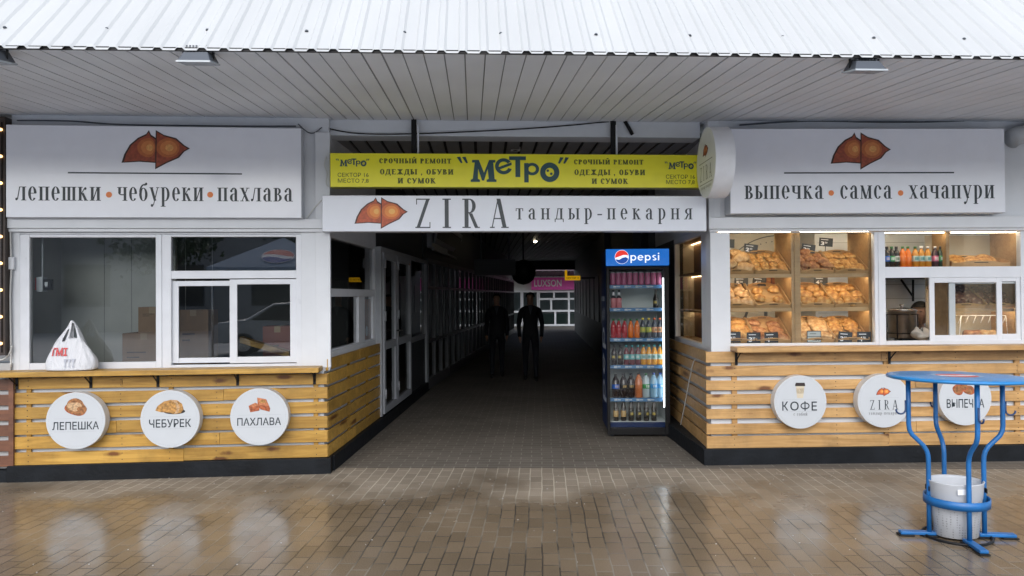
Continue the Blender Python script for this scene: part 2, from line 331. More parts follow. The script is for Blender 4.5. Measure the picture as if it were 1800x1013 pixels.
# ------------------------------------------------------------------ lettering
def _ring(cx, cy, rx, ry, s, h, a0=0, a1=360, n=28):
    out = []; n = max(4, int(n*(a1-a0)/360))
    for i in range(n):
        q0, q1 = R(a0+(a1-a0)*i/n), R(a0+(a1-a0)*(i+1)/n)
        e = lambda q, a, b: (cx+a*math.cos(q), cy+b*math.sin(q))
        out.append([e(q0, rx, ry), e(q1, rx, ry), e(q1, rx-s, ry-h), e(q0, rx-s, ry-h)])
    return out
def _dot(cx, cy, r, n=14): return [[(cx+r*math.cos(2*math.pi*k/n), cy+r*math.sin(2*math.pi*k/n)) for k in range(n)]]
def _rc(x0, x1, y0, y1): return [[(x0,y0),(x1,y0),(x1,y1),(x0,y1)]]
def _dg(x0, y0, x1, y1, w): return [[(x0-w/2,y0),(x0+w/2,y0),(x1+w/2,y1),(x1-w/2,y1)]]
def glyph(c, s=.22, h=.05, b=.1, cap=False):
    V = lambda x, y0=0, y1=1: _rc(x-s/2, x+s/2, y0, y1)
    f = lambda x, y: _rc(x-s/2-b, x+s/2+b, y, y+h) if y < .5 else _rc(x-s/2-b, x+s/2+b, y-h, y)
    SV = lambda x: V(x)+f(x, 0)+f(x, 1)
    if c == ' ': return [], .45
    if c == 'п': return SV(.24)+SV(.72)+_rc(.24, .72, 1-h, 1), .96
    if c == 'и' or c == 'й':
        g = SV(.24)+SV(.74)+_dg(.24+s/3, .04, .74-s/3, .96, h*1.7)
        return g+(_ring(.49, 1.32, .2, .2, h*1.5, h*2.4, 180, 360) if c == 'й' else []), .98
    if c == 'н': return SV(.24)+SV(.74)+_rc(.24, .74, .5-h/2, .5+h/2), .98
    if c == 'ш': return SV(.22)+SV(.62)+SV(1.02)+_rc(.22, 1.02, 0, h), 1.24
    if c == 'л': return _dg(.2, .1, .38, 1, h*1.6)+_dot(.12, .1, .1)+SV(.7)+_rc(.34, .7, 1-h, 1), .94
    if c == 'м': return _dg(.18, 0, .2, 1, h*1.5)+_dg(.2, 1, .55, 0, s*.95)+_dg(.55, 0, .86, 1, h*1.5)+V(.9)+f(.9, 0)+f(.9, 1)+_rc(.06, .3, 0, h)+_rc(.06, .26, 1-h, 1), 1.14
    if c in 'ес':
        g = _ring(.4, .5, .34, .52, s, h, 40, 320)
        if c == 'е': return g+_rc(.12, .7, .5, .5+h)+_ring(.4, .5, .34, .52, s, h, 2, 40), .8
        return g+_dot(.62, .76, .1), .78
    if c == 'о': return _ring(.42, .5, .36, .52, s, h), .84
    if c == 'р':
        if cap: return V(.24)+f(.24, 0)+f(.24, 1)+_ring(.34, .73, .36, .27, s, h, -90, 90)+_rc(.24, .36, 1-h, 1)+_rc(.24, .36, .46, .46+h), .8
        return V(.24, -.42, 1)+_rc(.24-s/2-b, .24+s/2+b, -.42, -.42+h)+_rc(.24-s/2-b, .24, 1-h, 1)+_ring(.4, .5, .4, .52, s, h, -120, 120), .9
    if c == 'б':
        if cap: return V(.24)+f(.24, 0)+_rc(.14, .7, 1-h, 1)+_rc(.66, .7, .78, 1)+_ring(.34, .28, .38, .28, s, h, -90, 90)+_rc(.24, .36, 0, h)+_rc(.24, .36, .56-h, .56), .82
        return _ring(.42, .47, .36, .49, s, h)+_ring(.5, .62, .44, .62, s*.7, h*2, 90, 178)+_rc(.48, .62, 1.12, 1.24)+_dot(.66, 1.24, .1), .86
    if c == 'ч': return SV(.68)+V(.22, .55, 1)+f(.22, 1)+_ring(.42, .6, .2+s/2, .2, s*.7, h*1.6, 180, 280)+_rc(.44, .68, .4, .4+h*1.6), .92
    if c == 'у':
        if cap: return _dg(.16, 1, .46, .3, s)+_dg(.74, 1, .36, .05, h*1.6)+_dot(.28, .09, .1)+_rc(0, .34, 1-h, 1)+_rc(.6, .86, 1-h, 1), .86
        return _dg(.18, 1, .5, .02, s)+_dg(.74, 1, .36, -.32, h*1.6)+_dot(.24, -.33, .11)+_rc(.02, .36, 1-h, 1)+_rc(.6, .88, 1-h, 1), .9
    if c == 'к': return SV(.24)+_dg(.32, .48, .6, .9, h*1.6)+_dot(.66, .88, .1)+_dg(.42, .56, .72, 0, s)+_rc(.54, .9, 0, h)+_rc(.24, .4, .48, .48+h), .92
    if c == 'а':
        if cap: return _dg(.12, 0, .42, 1, h*1.6)+_dg(.42, 1, .76, 0, s)+_rc(.2, .64, .3, .3+h)+_rc(0, .26, 0, h)+_rc(.58, .94, 0, h), .92
        return V(.58, 0, .72)+_ring(.42, .7, .16+s/2, .31, s, h, 0, 150)+_dot(.2, .76, .1)+_ring(.38, .27, .3, .29, s, h, 90, 270)+_rc(.38, .58, .56-h, .56)+_rc(.38, .58, 0, h)+_rc(.58, .82, 0, h), .86
    if c == 'х': return _dg(.18, 1, .66, 0, s)+_dg(.66, 1, .18, 0, h*1.6)+_rc(0, .36, 1-h, 1)+_rc(.52, .82, 1-h, 1)+_rc(.04, .32, 0, h)+_rc(.48, .84, 0, h), .86
    if c == 'ж': return V(.58)+f(.58, 0)+f(.58, 1)+_dg(.58, .5, .98, 0, s*.8)+_dg(.58, .5, .18, 0, s*.8)+_dg(.58, .5, .94, 1, h*2)+_dg(.58, .5, .22, 1, h*2)+_rc(.04, .32, 0, h)+_rc(.84, 1.12, 0, h), 1.16
    if c == 'в': return SV(.24)+_ring(.36, .76, .3, .25, s*.9, h, -90, 90)+_ring(.38, .27, .36, .27, s, h, -90, 90)+_rc(.24, .4, 1-h, 1)+_rc(.24, .4, .5, .5+h)+_rc(.24, .4, 0, h), .82
    if c == 'ы': return SV(.22)+_ring(.34, .29, .34, .29, s, h, -90, 90)+_rc(.22, .36, 0, h)+_rc(.22, .36, .58-h, .58)+SV(.96), 1.18
    if c == 'т': return V(.42)+f(.42, 0)+_rc(.06, .78, 1-h, 1)+_rc(.06, .06+h*1.3, .74, 1)+_rc(.78-h*1.3, .78, .74, 1), .84
    if c == 'д': return _dg(.2, 0, .38, 1, h*1.6)+V(.68)+_rc(.3, .84, 1-h, 1)+_rc(.04, .92, 0, h*1.2)+_rc(.04, .04+h*1.4, -.24, h)+_rc(.92-h*1.4, .92, -.24, h), .96
    if c == 'я': return V(.66)+f(.66, 0)+f(.66, 1)+_ring(.46, .73, .34, .27, s, h, 90, 270)+_rc(.46, .66, 1-h, 1)+_rc(.46, .66, .46, .46+h)+_dg(.18, 0, .44, .48, s*.8)+_rc(.02, .3, 0, h), .9
    if c == '-': return _rc(.06, .52, .38, .38+h*1.8), .58
    if c == ',': return _dot(.14, .06, .12)+_dg(.1, -.22, .2, .05, .08), .34
    if c == 'г': return SV(.24)+_rc(.24, .68, 1-h, 1)+_rc(.68-h*1.3, .68, .74, 1), .76
    if c == '!Е': return SV(.24)+_rc(.24, .7, 1-h, 1)+_rc(.24, .7, 0, h)+_rc(.24, .54, .5, .5+h)+_rc(.65, .7, .74, 1)+_rc(.67, .72, 0, .26), .8
    if c == 'Z': return _rc(.06, .68, 1-h, 1)+_rc(.02, .7, 0, h)+_dg(.16, h, .58, 1-h, s*.85)+_rc(.06, .06+h, .8, 1)+_rc(.7-h, .7, 0, .2), .9
    if c == 'I': return V(.2)+f(.2, 0)+f(.2, 1), .56
    if c == 'R': return V(.2)+f(.2, 0)+f(.2, 1)+_ring(.34, .75, .28, .25, s*.9, h, -90, 90)+_rc(.2, .36, 1-h, 1)+_rc(.2, .36, .5, .5+h)+_dg(.38, .5, .66, 0, s*.9)+_rc(.66, .8, 0, h), .92
    if c == 'A': return _dg(.1, 0, .38, 1, h*1.2)+_dg(.4, 1, .68, 0, s)+_rc(.18, .56, .3, .3+h)+_rc(0, .22, 0, h)+_rc(.52, .86, 0, h), .94
    # rounded latin for the drink logo
    if c == '<p': return _rc(.02, .02+s, -.45, .98)+_ring(.46, .49, .46, .51, s, s), 1.02
    if c == '<e': return _ring(.46, .49, .46, .51, s, s, 0, 318)+_rc(.1, .84, .42, .42+s*.8), 1.02
    if c == '<s': return _ring(.36, .74, .3, .26, s, s*.9, 30, 270)+_ring(.36, .24, .32, .26, s, s*.9, -150, 90), .78
    if c == '<i': return _rc(.04, .04+s, 0, .98)+_dot(.04+s/2, 1.28, s*.62), .3
    raise KeyError(c)
def layout(chars, gap=.06, **k):
    x = 0; out = []
    for ch in chars:
        p, a = glyph(ch, **k)
        out += [[(q[0]+x, q[1]) for q in P] for P in p]; x += a+gap
    return out
def serif_caps(t, gap=.06, **k): return layout(['!Е' if ch == 'Е' else ch.lower() for ch in t], gap, cap=True, **k)
def put(mb, polys, x0, x1, base, xh, y, step=.00012):
    """shapes scaled so that their ink spans x0..x1 and the unit height is xh above the base line"""
    a = min(p[0] for P in polys for p in P); b = max(p[0] for P in polys for p in P); k = (x1-x0)/(b-a)
    for i, P in enumerate(polys): mb.poly([(x0+(p[0]-a)*k, base+p[1]*xh) for p in P], y-step*(i % 9))
def sans(mb, text, x0, x1, z0, z1, y, bold=0., mode='xz'):
    c = bpy.data.curves.new('t', 'FONT'); c.body = text; c.resolution_u = 3; c.offset = bold
    o = bpy.data.objects.new('t', c); COL.objects.link(o)
    me = bpy.data.meshes.new_from_object(o.evaluated_get(bpy.context.evaluated_depsgraph_get()))
    vs = [v.co.copy() for v in me.vertices]; fs = [tuple(p.vertices) for p in me.polygons]
    COL.objects.unlink(o); bpy.data.objects.remove(o); bpy.data.curves.remove(c); bpy.data.meshes.remove(me)
    ax, bx = min(v.x for v in vs), max(v.x for v in vs); ay, by = min(v.y for v in vs), max(v.y for v in vs)
    mb.add([(x0+(v.x-ax)/(bx-ax)*(x1-x0), y, z0+(v.y-ay)/(by-ay)*(z1-z0)) for v in vs], fs)
def samsa(mb, x0, x1, z0, z1, y, i0):
    """two folded pastries; materials i0 outline, i0+1 crust, i0+2 glow, i0+3 centre"""
    W_, H_ = x1-x0, z1-z0
    T = lambda pts: [(x0+p[0]*W_, z0+p[1]*H_) for p in pts]
    L = [(0, .16), (.04, .38), (.12, .62), (.24, .80), (.36, .90), (.40, 1.0), (.43, .88), (.52, .78), (.52, .16), (.26, .19)]
    Rr = [(.49, 0), (.50, 1.0), (.62, .88), (.80, .80), (.92, .62), (1.0, .54), (.92, .46), (.84, .30), (.66, .16)]
    def shrink(p, k, c): return [(c[0]+(q[0]-c[0])*k, c[1]+(q[1]-c[1])*k) for q in p]
    for n, (P, c, e) in enumerate(((L, (.36, .46), (.40, .55)), (Rr, (.66, .52), (.68, .55)))):
        yy = y-.0016*n
        mb.mi = i0; mb.poly(T(P), yy); mb.mi = i0+1; mb.poly(T(shrink(P, .90, c)), yy-.0004)
        el = lambda r, dx=0: [(e[0]+dx+r*math.cos(q*.2618)*(1 if n or math.cos(q*.2618) < 0 else .55), e[1]+r*1.45*math.sin(q*.2618)) for q in range(24)]
        mb.mi = i0+2; mb.poly(T(el(.17)), yy-.0007); mb.mi = i0+3; mb.poly(T(el(.125, .01)), yy-.0010); mb.mi = i0+4; mb.poly(T(el(.06, .02)), yy-.0013)
    mb.mi = 0
SAM = [mat('pastry outline', (.035, .016, .012), .5, noise=0), mat('pastry crust print', (.30, .065, .03), .45, noise=.3, nscale=40), mat('pastry glow print', (.42, .12, .035), .45, noise=.15, nscale=40),
       mat('pastry light print', (.55, .19, .055), .45, noise=.1, nscale=40), mat('pastry centre print', (.66, .32, .10), .45, noise=.2, nscale=60)]
# ================================================================== SETTING
g = MB(); g.add([(-70,-70,0),(70,-70,0),(70,90,0),(-70,90,0)], [(0,1,2,3)])
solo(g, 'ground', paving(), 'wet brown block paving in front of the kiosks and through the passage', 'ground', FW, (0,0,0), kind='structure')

g = MB(); g.add([(-70,-70,.004),(70,-70,.004),(70,3.5,.004),(-70,3.5,.004)], [(0,1,2,3)])  # pale sheet out of view, added to bounce light onto soffit and signs
solo(g, 'bounce_sheet', mat('pale bounce sheet', (.52, .53, .54), .7, noise=.2, nscale=1.5), 'unseen pale sheet added to bounce light up under the canopy', 'bounce_sheet', FW, (0,0,.004), kind='structure')

b = MB(); rg = random.Random(11)
for i in range(150):
    x = rg.uniform(-4.5, 5); y = rg.uniform(4.3, 6.6) if rg.random() < .5 else rg.uniform(6.1, 6.5)+.06*x
    s_ = rg.uniform(.002, .007); a = rg.uniform(0, 3); pts = [(x+s_*math.cos(a+k)*rg.uniform(.6, 1.3), y+s_*math.sin(a+k)*rg.uniform(.6, 1.3)) for k in (0, 1.5, 3.1, 4.6)]
    b.add([(q_[0], q_[1], .001) for q_ in pts]+[(q_[0], q_[1], .004) for q_ in pts], [(4, 5, 6, 7), (0, 1, 5, 4), (1, 2, 6, 5), (2, 3, 7, 6), (3, 0, 4, 7)])
solo(b, 'litter', mat('pale crumbs', (.45, .43, .40), .8), 'pale crumbs and specks scattered on the wet paving', 'litter', FW, (0, 0, 0), kind='stuff')

def slats(mb, x0, x1, rows, y0, y1, cuts=(.37, .62, .48), seed=1):
    rg = random.Random(seed)
    for i, (za, zb) in enumerate(rows):
        c = x0+(x1-x0)*(cuts[i % len(cuts)]+rg.uniform(-.06, .06)); j = .0012
        for a, b_ in ((x0, c-j), (c+j, x1)):
            mb.rnd = rg.random(); dz = rg.uniform(-.003, .003); dy = rg.uniform(-.002, .002)
            mb.box(a, b_, y0+dy, y1+dy, za+dz, zb+dz)
def pane(fr, r, y, parent, m=GLASS, name='pane'):
    u0, u1, z0, z1 = r
    b2 = MB(fr); b2.add([(u0,y,z0),(u1,y,z0),(u1,y,z1),(u0,y,z1)], [(0,1,2,3)])
    return b2.build(name, m, parent)
def bracket(mb, u, v, z, h=.13):
    mb.box(u-.012, u+.012, v-.006, v, z-h, z); mb.box(u-.012, u+.012, v-.15, v, z-.006, z)
    mb.tube([(u, v-.005, z-h*.75), (u, v-.03, z-h*.55), (u, v-.10, z-.02), (u, v-.12, z-.006)], .006, 6)

# ------------------------------------------------------------------ LEFT KIOSK
LW = 2.83; ZT = 3.42
LK = thing('bakery_kiosk', 'closed white bakery kiosk with yellow varnished slats left of the passage', 'kiosk', FL, (0, 0, 0))
zP = FL.px(300, 812, 0).z
b = MB(); b.box(.05, LW, 0, 2.6, -.05, zP-.004)
b.build('plinth', BLACKP, LK, .004)
zC0, zC1 = FL.px(300, 402, .06).z, FL.px(300, 385, .06).z
zS = FL.px(300, 650, .1).z     # sill level
uL = FL.px(20, 500, .1).x; uA = FL.px(36, 500, .1).x; uB = FL.px(285, 500, .1).x; uC = FL.px(530, 500, .1).x; uD = LW-.02
b = MB(); b.box(uL, uA, .09, .2, zP, zC0); b.box(uC, uD, .085, .2, zS-.03, zC0); b.box(uC, LW-.07, .0855, .2, zP, zS-.0305)
b.box(uA, uC, .088, .2, zP, zS-.01)
b.box(uL, uD, .10, .24, zC1, ZT); b.box(uL-.03, uD+.015, .03, .098, zC0, zC1); b.box(uL-.02, uD+.01, .05, .097, zC0-.03, zC0-.002)
b.box(uL+.02, uD-.0, .095, .2, zC0-.05, zC0-.031)
b.build('wall', WHITE, LK, .003)
b = MB(); b.box(uD-.12, uD+.012, .07, .12, zS, zC1+.8); b.build('corner_post', WHITE, LK, .003)
rowsL = [(FL.px(300, bb, .04).z, FL.px(300, t, .04).z) for t, bb in ((661,680),(686,706),(712,732),(738,759),(763,784),(789,811))]
u0 = FL.px(25, 740, .04).x
b = MB(); slats(b, u0, LW-.034, rowsL, .04, .062, seed=3)
for px in (50, 300, 555): uu = FL.px(px, 740, .06).x; b.rnd = .3; b.box(uu-.02, uu+.02, .0625, .086, zP, rowsL[0][1])
b.build('slat_cladding', WOODL, LK, .0025)
NAIL = mat('dark nail head', (.03, .025, .02), .5, noise=0)
def nails(fr, rows, pxs, par):
    b = MB()
    for za, zb_ in rows:
        for px in pxs:
            for dz in (.25, .75):
                uu = fr.px(px, 740, .04).x; b.disc((uu+.008*math.sin(za*90+px), 0, za+(zb_-za)*dz), .0042, .0355, .039, 8)
    b.build('nail_pattern', NAIL, par)
nails(FL, rowsL, (50, 214, 300, 380, 555), LK)
# counter with brackets
ct = FL.px(280, 646, .1).z; cb = FL.px(280, 660, -.14).z
b = MB(); b.rnd = .4; b.box(FL.px(-30, 655, -.14).x, FL.px(560, 650, -.14).x, -.14, .084, cb, cb+.045)
CT = b.build('counter', WOODL, LK, .004); czL = cb+.045
for px in (30, 160, 278, 418, 553):
    b = MB(); bracket(b, FL.px(px, 670, .04).x, .039, cb-.001, .12); b.build('bracket', BLACKM, CT)
# windows
def wframe(fr, parent, name, r, w, y0, y1, panes, bars=(), m=PVC, gm=GLASS):
    u0, u1, z0, z1 = r; b = MB(); ring_frame(b, u0, u1, z0, z1, w, y0, y1)
    for q in bars: b.box(*q[:2], y0+.002, y1-.002, *q[2:])
    n = b.build(name, m, parent, .004)
    for q in panes: pane(fr, q, (y0+y1)/2, n, gm)
    return n
RcL = lambda *a: FL.Rc(*a)
zw0, zw1 = zS+.002, zC0-.052
gA = RcL(55, 418, 276, 637, .12)
ru = (uA, uB, zw0, zw1)
wframe(FL, LK, 'window', ru, (gA[0]-uA, uB-gA[1], gA[2]-zw0, zw1-gA[3]), .09, .15, [gA])
gT = RcL(304, 417, 520, 476, .12); gB = RcL(303, 490, 522, 640, .12)
wr = (uB+.002, uC, zw0, zw1)
w2 = wframe(FL, LK, 'window', wr, (gB[0]-uB-.002, uC-gB[1], gB[2]-zw0, zw1-gT[3]), .09, .15, [gT], bars=[(gB[0], gB[1], gB[3], gT[2])])
sA = RcL(303, 494, 417, 638, .12); sB = RcL(404, 491, 522, 638, .105)
for r, gl, y in ((sA, RcL(314, 503, 405, 629, .12), .12), (sB, RcL(417, 500, 510, 627, .1), .098)):
    b = MB(); ring_frame(b, *r, (gl[0]-r[0], r[1]-gl[1], gl[2]-r[2], r[3]-gl[3]), y, y+.02); n = b.build('sash', PVC, w2, .003); pane(FL, gl, y+.01, n)
# inside
b = MB(); b.box(uL+.02, uL+.05, .21, 2.5, zP, ZT); b.box(uL+.05, FL.px(305, 500, .8).x, .85, .9, zP, ZT)
b.build('partition', TILE, LK)
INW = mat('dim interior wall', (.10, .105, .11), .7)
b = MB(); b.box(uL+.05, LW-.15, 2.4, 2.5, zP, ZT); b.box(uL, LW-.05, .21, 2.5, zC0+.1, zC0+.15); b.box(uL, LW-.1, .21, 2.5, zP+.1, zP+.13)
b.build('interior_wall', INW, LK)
b = MB()
for i in range(1, 6):
    uu = uL+.2+i*.26; b.box(uu-.002, uu+.002, .846, .8495, zP, ZT)
b.build('panel_joint', mat('panel joint', (.3, .3, .3), .6), LK)
# passage side of the left kiosk
sTop = FPL.px(567, 629, .04); sEnd = FPL.px(668, 605, .04).x
zs0 = rowsL[-1][0]; zs1 = sTop.z; pit = (zs1-zs0)/7
rows = [(zs0+i*pit+.0, zs0+i*pit+pit*.80) for i in range(7)]
b = MB(FPL); slats(b, .064, sEnd, rows, .04, .062, cuts=(.5,), seed=8)
for xx in (.9, 1.7): b.rnd = .6; b.box(xx, xx+.04, .0625, .086, zP, zs1-.05)
b.build('slat_cladding', WOODL, LK, .0025)
b = MB(FPL); b.box(.121, 6.0, 0, .09, -.05, zP-.006); b.build('plinth', BLACKP, LK, .004)
b = MB(FPL); b.box(.15, sEnd+.02, .09, .16, zP, zs1+.02); b.build('wall', WHITE, LK, .003); b = MB(FPL)
zq1 = FPL.px(568, 415, .12).z
b.box(.15, sEnd+.02, .09, .2, zq1, ZT); b.build('wall', WHITE, LK, .003)
xw = [FPL.px(q, 520, .12).x for q in (568, 655, 667)]
zm0, zm1 = FPL.px(568, 522, .12).z, FPL.px(568, 507, .12).z; zb = zs1+.022
x1g = FPL.px(654, 480, .12).x; xlg = FPL.px(626, 560, .12).x; xp0, xp1 = FPL.px(637, 560, .12).x, FPL.px(652, 560, .12).x
b = MB(FPL); b.box(.15, .2, .09, .15, zb, zq1-.001); b.box(x1g, sEnd+.02, .09, .15, zb, zq1-.001)
b.box(.2, x1g, .091, .149, zm0, zm1); b.box(xlg, xp0, .091, .149, zb, zm0-.001); b.box(xp1, x1g, .0915, .1485, zb, zm0-.001); b.box(.2, x1g, .092, .148, zb, zb+.02)
n = b.build('window', PVC, LK, .004)
pane(FPL, (.2, x1g, zm1, zq1), .12, n); pane(FPL, (.2, xlg, zb+.02, zm0), .12, n); pane(FPL, (xp0, xp1, zb, zm0), .12, n)
# food poster in the narrow pane
PO = mat('brown food poster', (.58, .20, .085), .5, noise=.4, nscale=9)
b = MB(FPL); b.box(xp0+.005, xp1-.005, .1235, .1255, zb+.02, zm0-.03); b.mi = 1
for i in range(7):
    xx = xp0+.05+i*(xp1-xp0-.1)/6; b.box(xx-.012, xx+.012+.01*math.sin(i*2), .1228, .1234, zb+.12+.04*math.sin(i), zm0-.06-.1*abs(math.cos(i*1.7)))
b.mi = 2; b.disc(((xp0+xp1)/2, 0, zb+.12), .06, .1222, .1227, 20)
solo(b, 'poster', [PO, mat('roast print', (.42, .17, .07), .5, noise=.5, nscale=30), WLET], 'brown food poster behind the narrow side pane of the left kiosk', 'poster', FPL, (xp0, .13, zb))

# ------------------------------------------------------------------ RIGHT KIOSK
RK = thing('bakery_kiosk', 'open white bakery kiosk with pale pine slats and lit bread display', 'kiosk', FR, (0, 0, 0))
RW = 4.6
zPR = FR.px(1500, 782, 0).z-.02
b = MB(); b.box(0, RW, 0, 2.6, -.05, zPR-.004); b.build('plinth', BLACKP, RK, .004)
rowsR = [(FR.px(1350, bb, .04).z, FR.px(1350, t, .04).z) for t, bb in ((618,637),(643,661),(668,685),(692,710),(718,735),(744,762),(766,787))]
uS = FR.px(1251, 700, .04).x
b = MB(); slats(b, .037, RW, rowsR, .04, .062, seed=12)
for px in (1292, 1560, 1790): uu = FR.px(px, 740, .06).x; b.rnd = .5; b.box(uu-.025, uu+.025, .0625, .086, zPR, rowsR[0][0])
b.build('slat_cladding', WOODR, RK, .0025)
nails(FR, rowsR, (1292, 1470, 1560, 1680, 1790), RK)
zSR = FR.px(1420, 606, .12).z
zD0, zD1 = FR.px(1500, 402, .06).z, FR.px(1500, 382, .06).z
q = lambda px: FR.px(px, 500, .12).x
uP0, uP1, uM0, uM1 = q(1246), q(1280), q(1536), q(1552)
b = MB(); b.box(uP0, RW, .09, .2, zPR, zSR-.012); b.box(uP0, RW, .10, .24, zD1, ZT); b.box(uP0-.02, RW, .03, .098, zD0, zD1); b.box(uP0-.01, RW, .05, .097, zD0-.025, zD0-.002)
b.build('wall', WHITE, RK, .003)
b = MB(); b.box(uP0, uP1, .06, .2, rowsR[0][1], zD0-.03); b.build('corner_post', WHITE, RK, .003)
cz = FR.px(1550, 618, -.14).z; u0 = FR.px(1296, 615, -.14).x
b = MB(); b.rnd = .55; b.box(u0, RW, -.14, .084, cz, cz+.045); CTR = b.build('counter', WOODR, RK, .004); czR = cz+.045
for px in (1294, 1563, 1830):
    b = MB(); bracket(b, FR.px(px, 630, .04).x, .039, cz-.001, .13); b.build('bracket', BLACKM, CTR)
RcR = lambda *a: FR.Rc(*a)
zr0, zr1 = zSR-.01, zD0-.027
gA = RcR(1281, 410, 1535, 603, .12)
wframe(FR, RK, 'window', (uP1-.01, uM0+.03, zr0, zr1), (gA[0]-uP1+.012, uM0+.03-gA[1], gA[2]-zr0, zr1-gA[3]), .091, .15, [gA], gm=GLASSC)
gT1 = RcR(1553, 408, 1790, 469, .12); gBt = RcR(1555, 488, 1830, 598, .12)
w2 = wframe(FR, RK, 'window', (uM0+.032, q(1812), zr0, zr1), (gT1[0]-uM0-.032, q(1812)-gT1[1], gBt[2]-zr0, zr1-gT1[3]), .09, .15, [gT1], bars=[(gT1[0], q(1799), gBt[3], gT1[2])], gm=GLASSC)
for r, gl, y in ((RcR(1633, 488, 1756, 599, .11), RcR(1643, 497, 1752, 589, .1), .098), (RcR(1753, 487, 1799, 598, .11), RcR(1762, 495, 1787, 587, .1), .102), (RcR(1668, 490, 1800, 597, .13), RcR(1679, 499, 1790, 590, .13), .124)):
    b = MB(); ring_frame(b, *r, (gl[0]-r[0], r[1]-gl[1], gl[2]-r[2], r[3]-gl[3]), y, y+.018); n = b.build('sash', PVC, w2, .003); pane(FR, gl, y+.009, n, GLASSC)
b = MB(); ring_frame(b, q(1813), q(1990), zr0, zr1, .05, .09, .15); n = b.build('window', PVC, RK, .004); pane(FR, (q(1820), q(1985), zr0+.05, zr1-.05), .12, n)
# inside walls
b = MB(); b.box(.25, RW, 2.1, 2.2, zPR, ZT); b.box(.25, RW, .25, 2.1, zPR+.1, zPR+.13); b.build('interior_wall', BEIGE, RK)
b = MB(); b.box(.25, RW, .25, 2.1, zD0+.12, zD0+.16); b.build('interior_ceiling', TILE, RK)
uG = q(1540)
b = MB(); b.box(uG, uG+.03, 1.45, 2.1, zPR, zD0+.1); b.box(uG+.03, RW, 1.45, 1.5, zPR, zD0+.1)
b.build('tiled_wall', mat('white tiled wall', (.62, .63, .64), .3, noise=.05), RK)
b = MB()
for i in range(12):
    zz = zPR+.9+i*.16; b.box(uG+.03, RW, 1.4465, 1.4495, zz, zz+.004)
b.build('tile_joint', mat('tile joint', (.2, .2, .2), .7), RK)
# blue door behind the display and the logo on the back wall
b = MB(); x0, x1, z0, z1 = FR.Rc(1478, 408, 1514, 604, 2.05); b.box(x0, x1, 2.05, 2.098, zPR, z1+.3); b.build('door', mat('blue grey door', (.22, .34, .40), .5), RK)
b = MB(); y = 2.095
c0 = FR.px(1368, 522, y); rr = FR.px(1475, 522, y).x-c0.x
for P in _ring(c0.x, c0.z, rr, rr, .012, .012, n=80): b.poly(P, y)
for k in range(60):
    a = k*math.pi/30; b.disc((c0.x+rr*.9*math.cos(a), 0, c0.z+rr*.9*math.sin(a)), .008, y-.001, y+.001, 8)
x0, x1, z0, z1 = FR.Rc(1296, 542, 1445, 566, y); put(b, layout('ZIRA', .3, s=.16, h=.04), x0, x1, z0-.12, (z1-z0)*1.9, y-.002)
x0, x1, z0, z1 = FR.Rc(1330, 482, 1382, 506, y); b.mi = 0; samsa(b, x0, x1, z0, z1, y-.003, 1)
x0, x1, z0, z1 = FR.Rc(1376, 428, 1410, 445, y); sans(b, 'ПЕКАРНЯ', x0, x1+.7, z0, z1, y-.002)
b.build('emblem_print', [INKS]+SAM, RK)
# passage side of the right kiosk
xe = FPR.px(1178, 700, .04).x
b = MB(FPR); slats(b, xe-.9, -.0625, rowsR, .04, .062, cuts=(.5,), seed=21); b.build('slat_cladding', WOODR, RK, .0025)
b = MB(FPR); b.box(-8, -.001, 0, .089, -.05, zPR-.006); b.build('plinth', BLACKP, RK, .004)
zR1 = rowsR[0][1]
gl = (FPR.px(1191, 500, .12).x, FPR.px(1238, 500, .12).x); gz0 = FPR.px(1238, 605, .12).z; gz1 = FPR.px(1238, 412, .12).z
b = MB(FPR); b.box(-3.4, -.11, .09, .16, zPR, zR1); b.build('wall', WHITE, RK, .003); b = MB(FPR); b.box(-3.4, -.11, .09, .2, gz1+.06, ZT); b.build('wall', WHITE, RK, .003)
b = MB(FPR); ring_frame(b, gl[0]-.06, -.1, zR1+.002, gz1+.058, (.06, -.1-gl[1], gz0-zR1, .06), .09, .15)
n = b.build('window', PVC, RK, .004); pane(FPR, (gl[0], gl[1], gz0, gz1), .12, n)
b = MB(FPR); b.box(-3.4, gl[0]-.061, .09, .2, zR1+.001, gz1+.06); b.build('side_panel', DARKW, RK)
# lit corner cubbies behind the side window
SC = thing('corner_shelf', 'lit brown corner shelf seen through the side window in the passage', 'shelf', FPR, (-.4, .15, gz0))
b = MB(); b.rnd = .2
p0, p1 = FPR.px(1210, 500, .36).x, -.66
zz = [gz0-.02, FPR.px(1225, 543, .5).z, FPR.px(1225, 487, .5).z, gz1+.02]
b.box(p0-.02, p1+.0, .36, .376, zz[0], zz[3])
b.build('back_board', wood('warm brown board', (.26, .135, .06), (.19, .09, .035), (.1, .04, .02)), SC)
b = MB(); b.box(p0-1.2, p0-.021, .36, .376, zz[0], zz[3]); b.build('dark_fill_sheet', GROOVE, SC)  # black sheet added to darken the inner part of the side window
for i in range(4): b = MB(); b.rnd = i*.2; b.box(p0-.02, p1+.0, .14, .3595, zz[i]-.01, zz[i]+.01); b.build('shelf', OAK, SC, .002)
for i in range(1, 4): b = MB(); b.box(p0+.03, p1-.02, .33, .345, zz[i]-.018, zz[i]-.0105); b.build('led_strip', mat('dim warm led', (1,.9,.7), .5, noise=0, emit=(1,.72,.4), estr=5.0), SC)

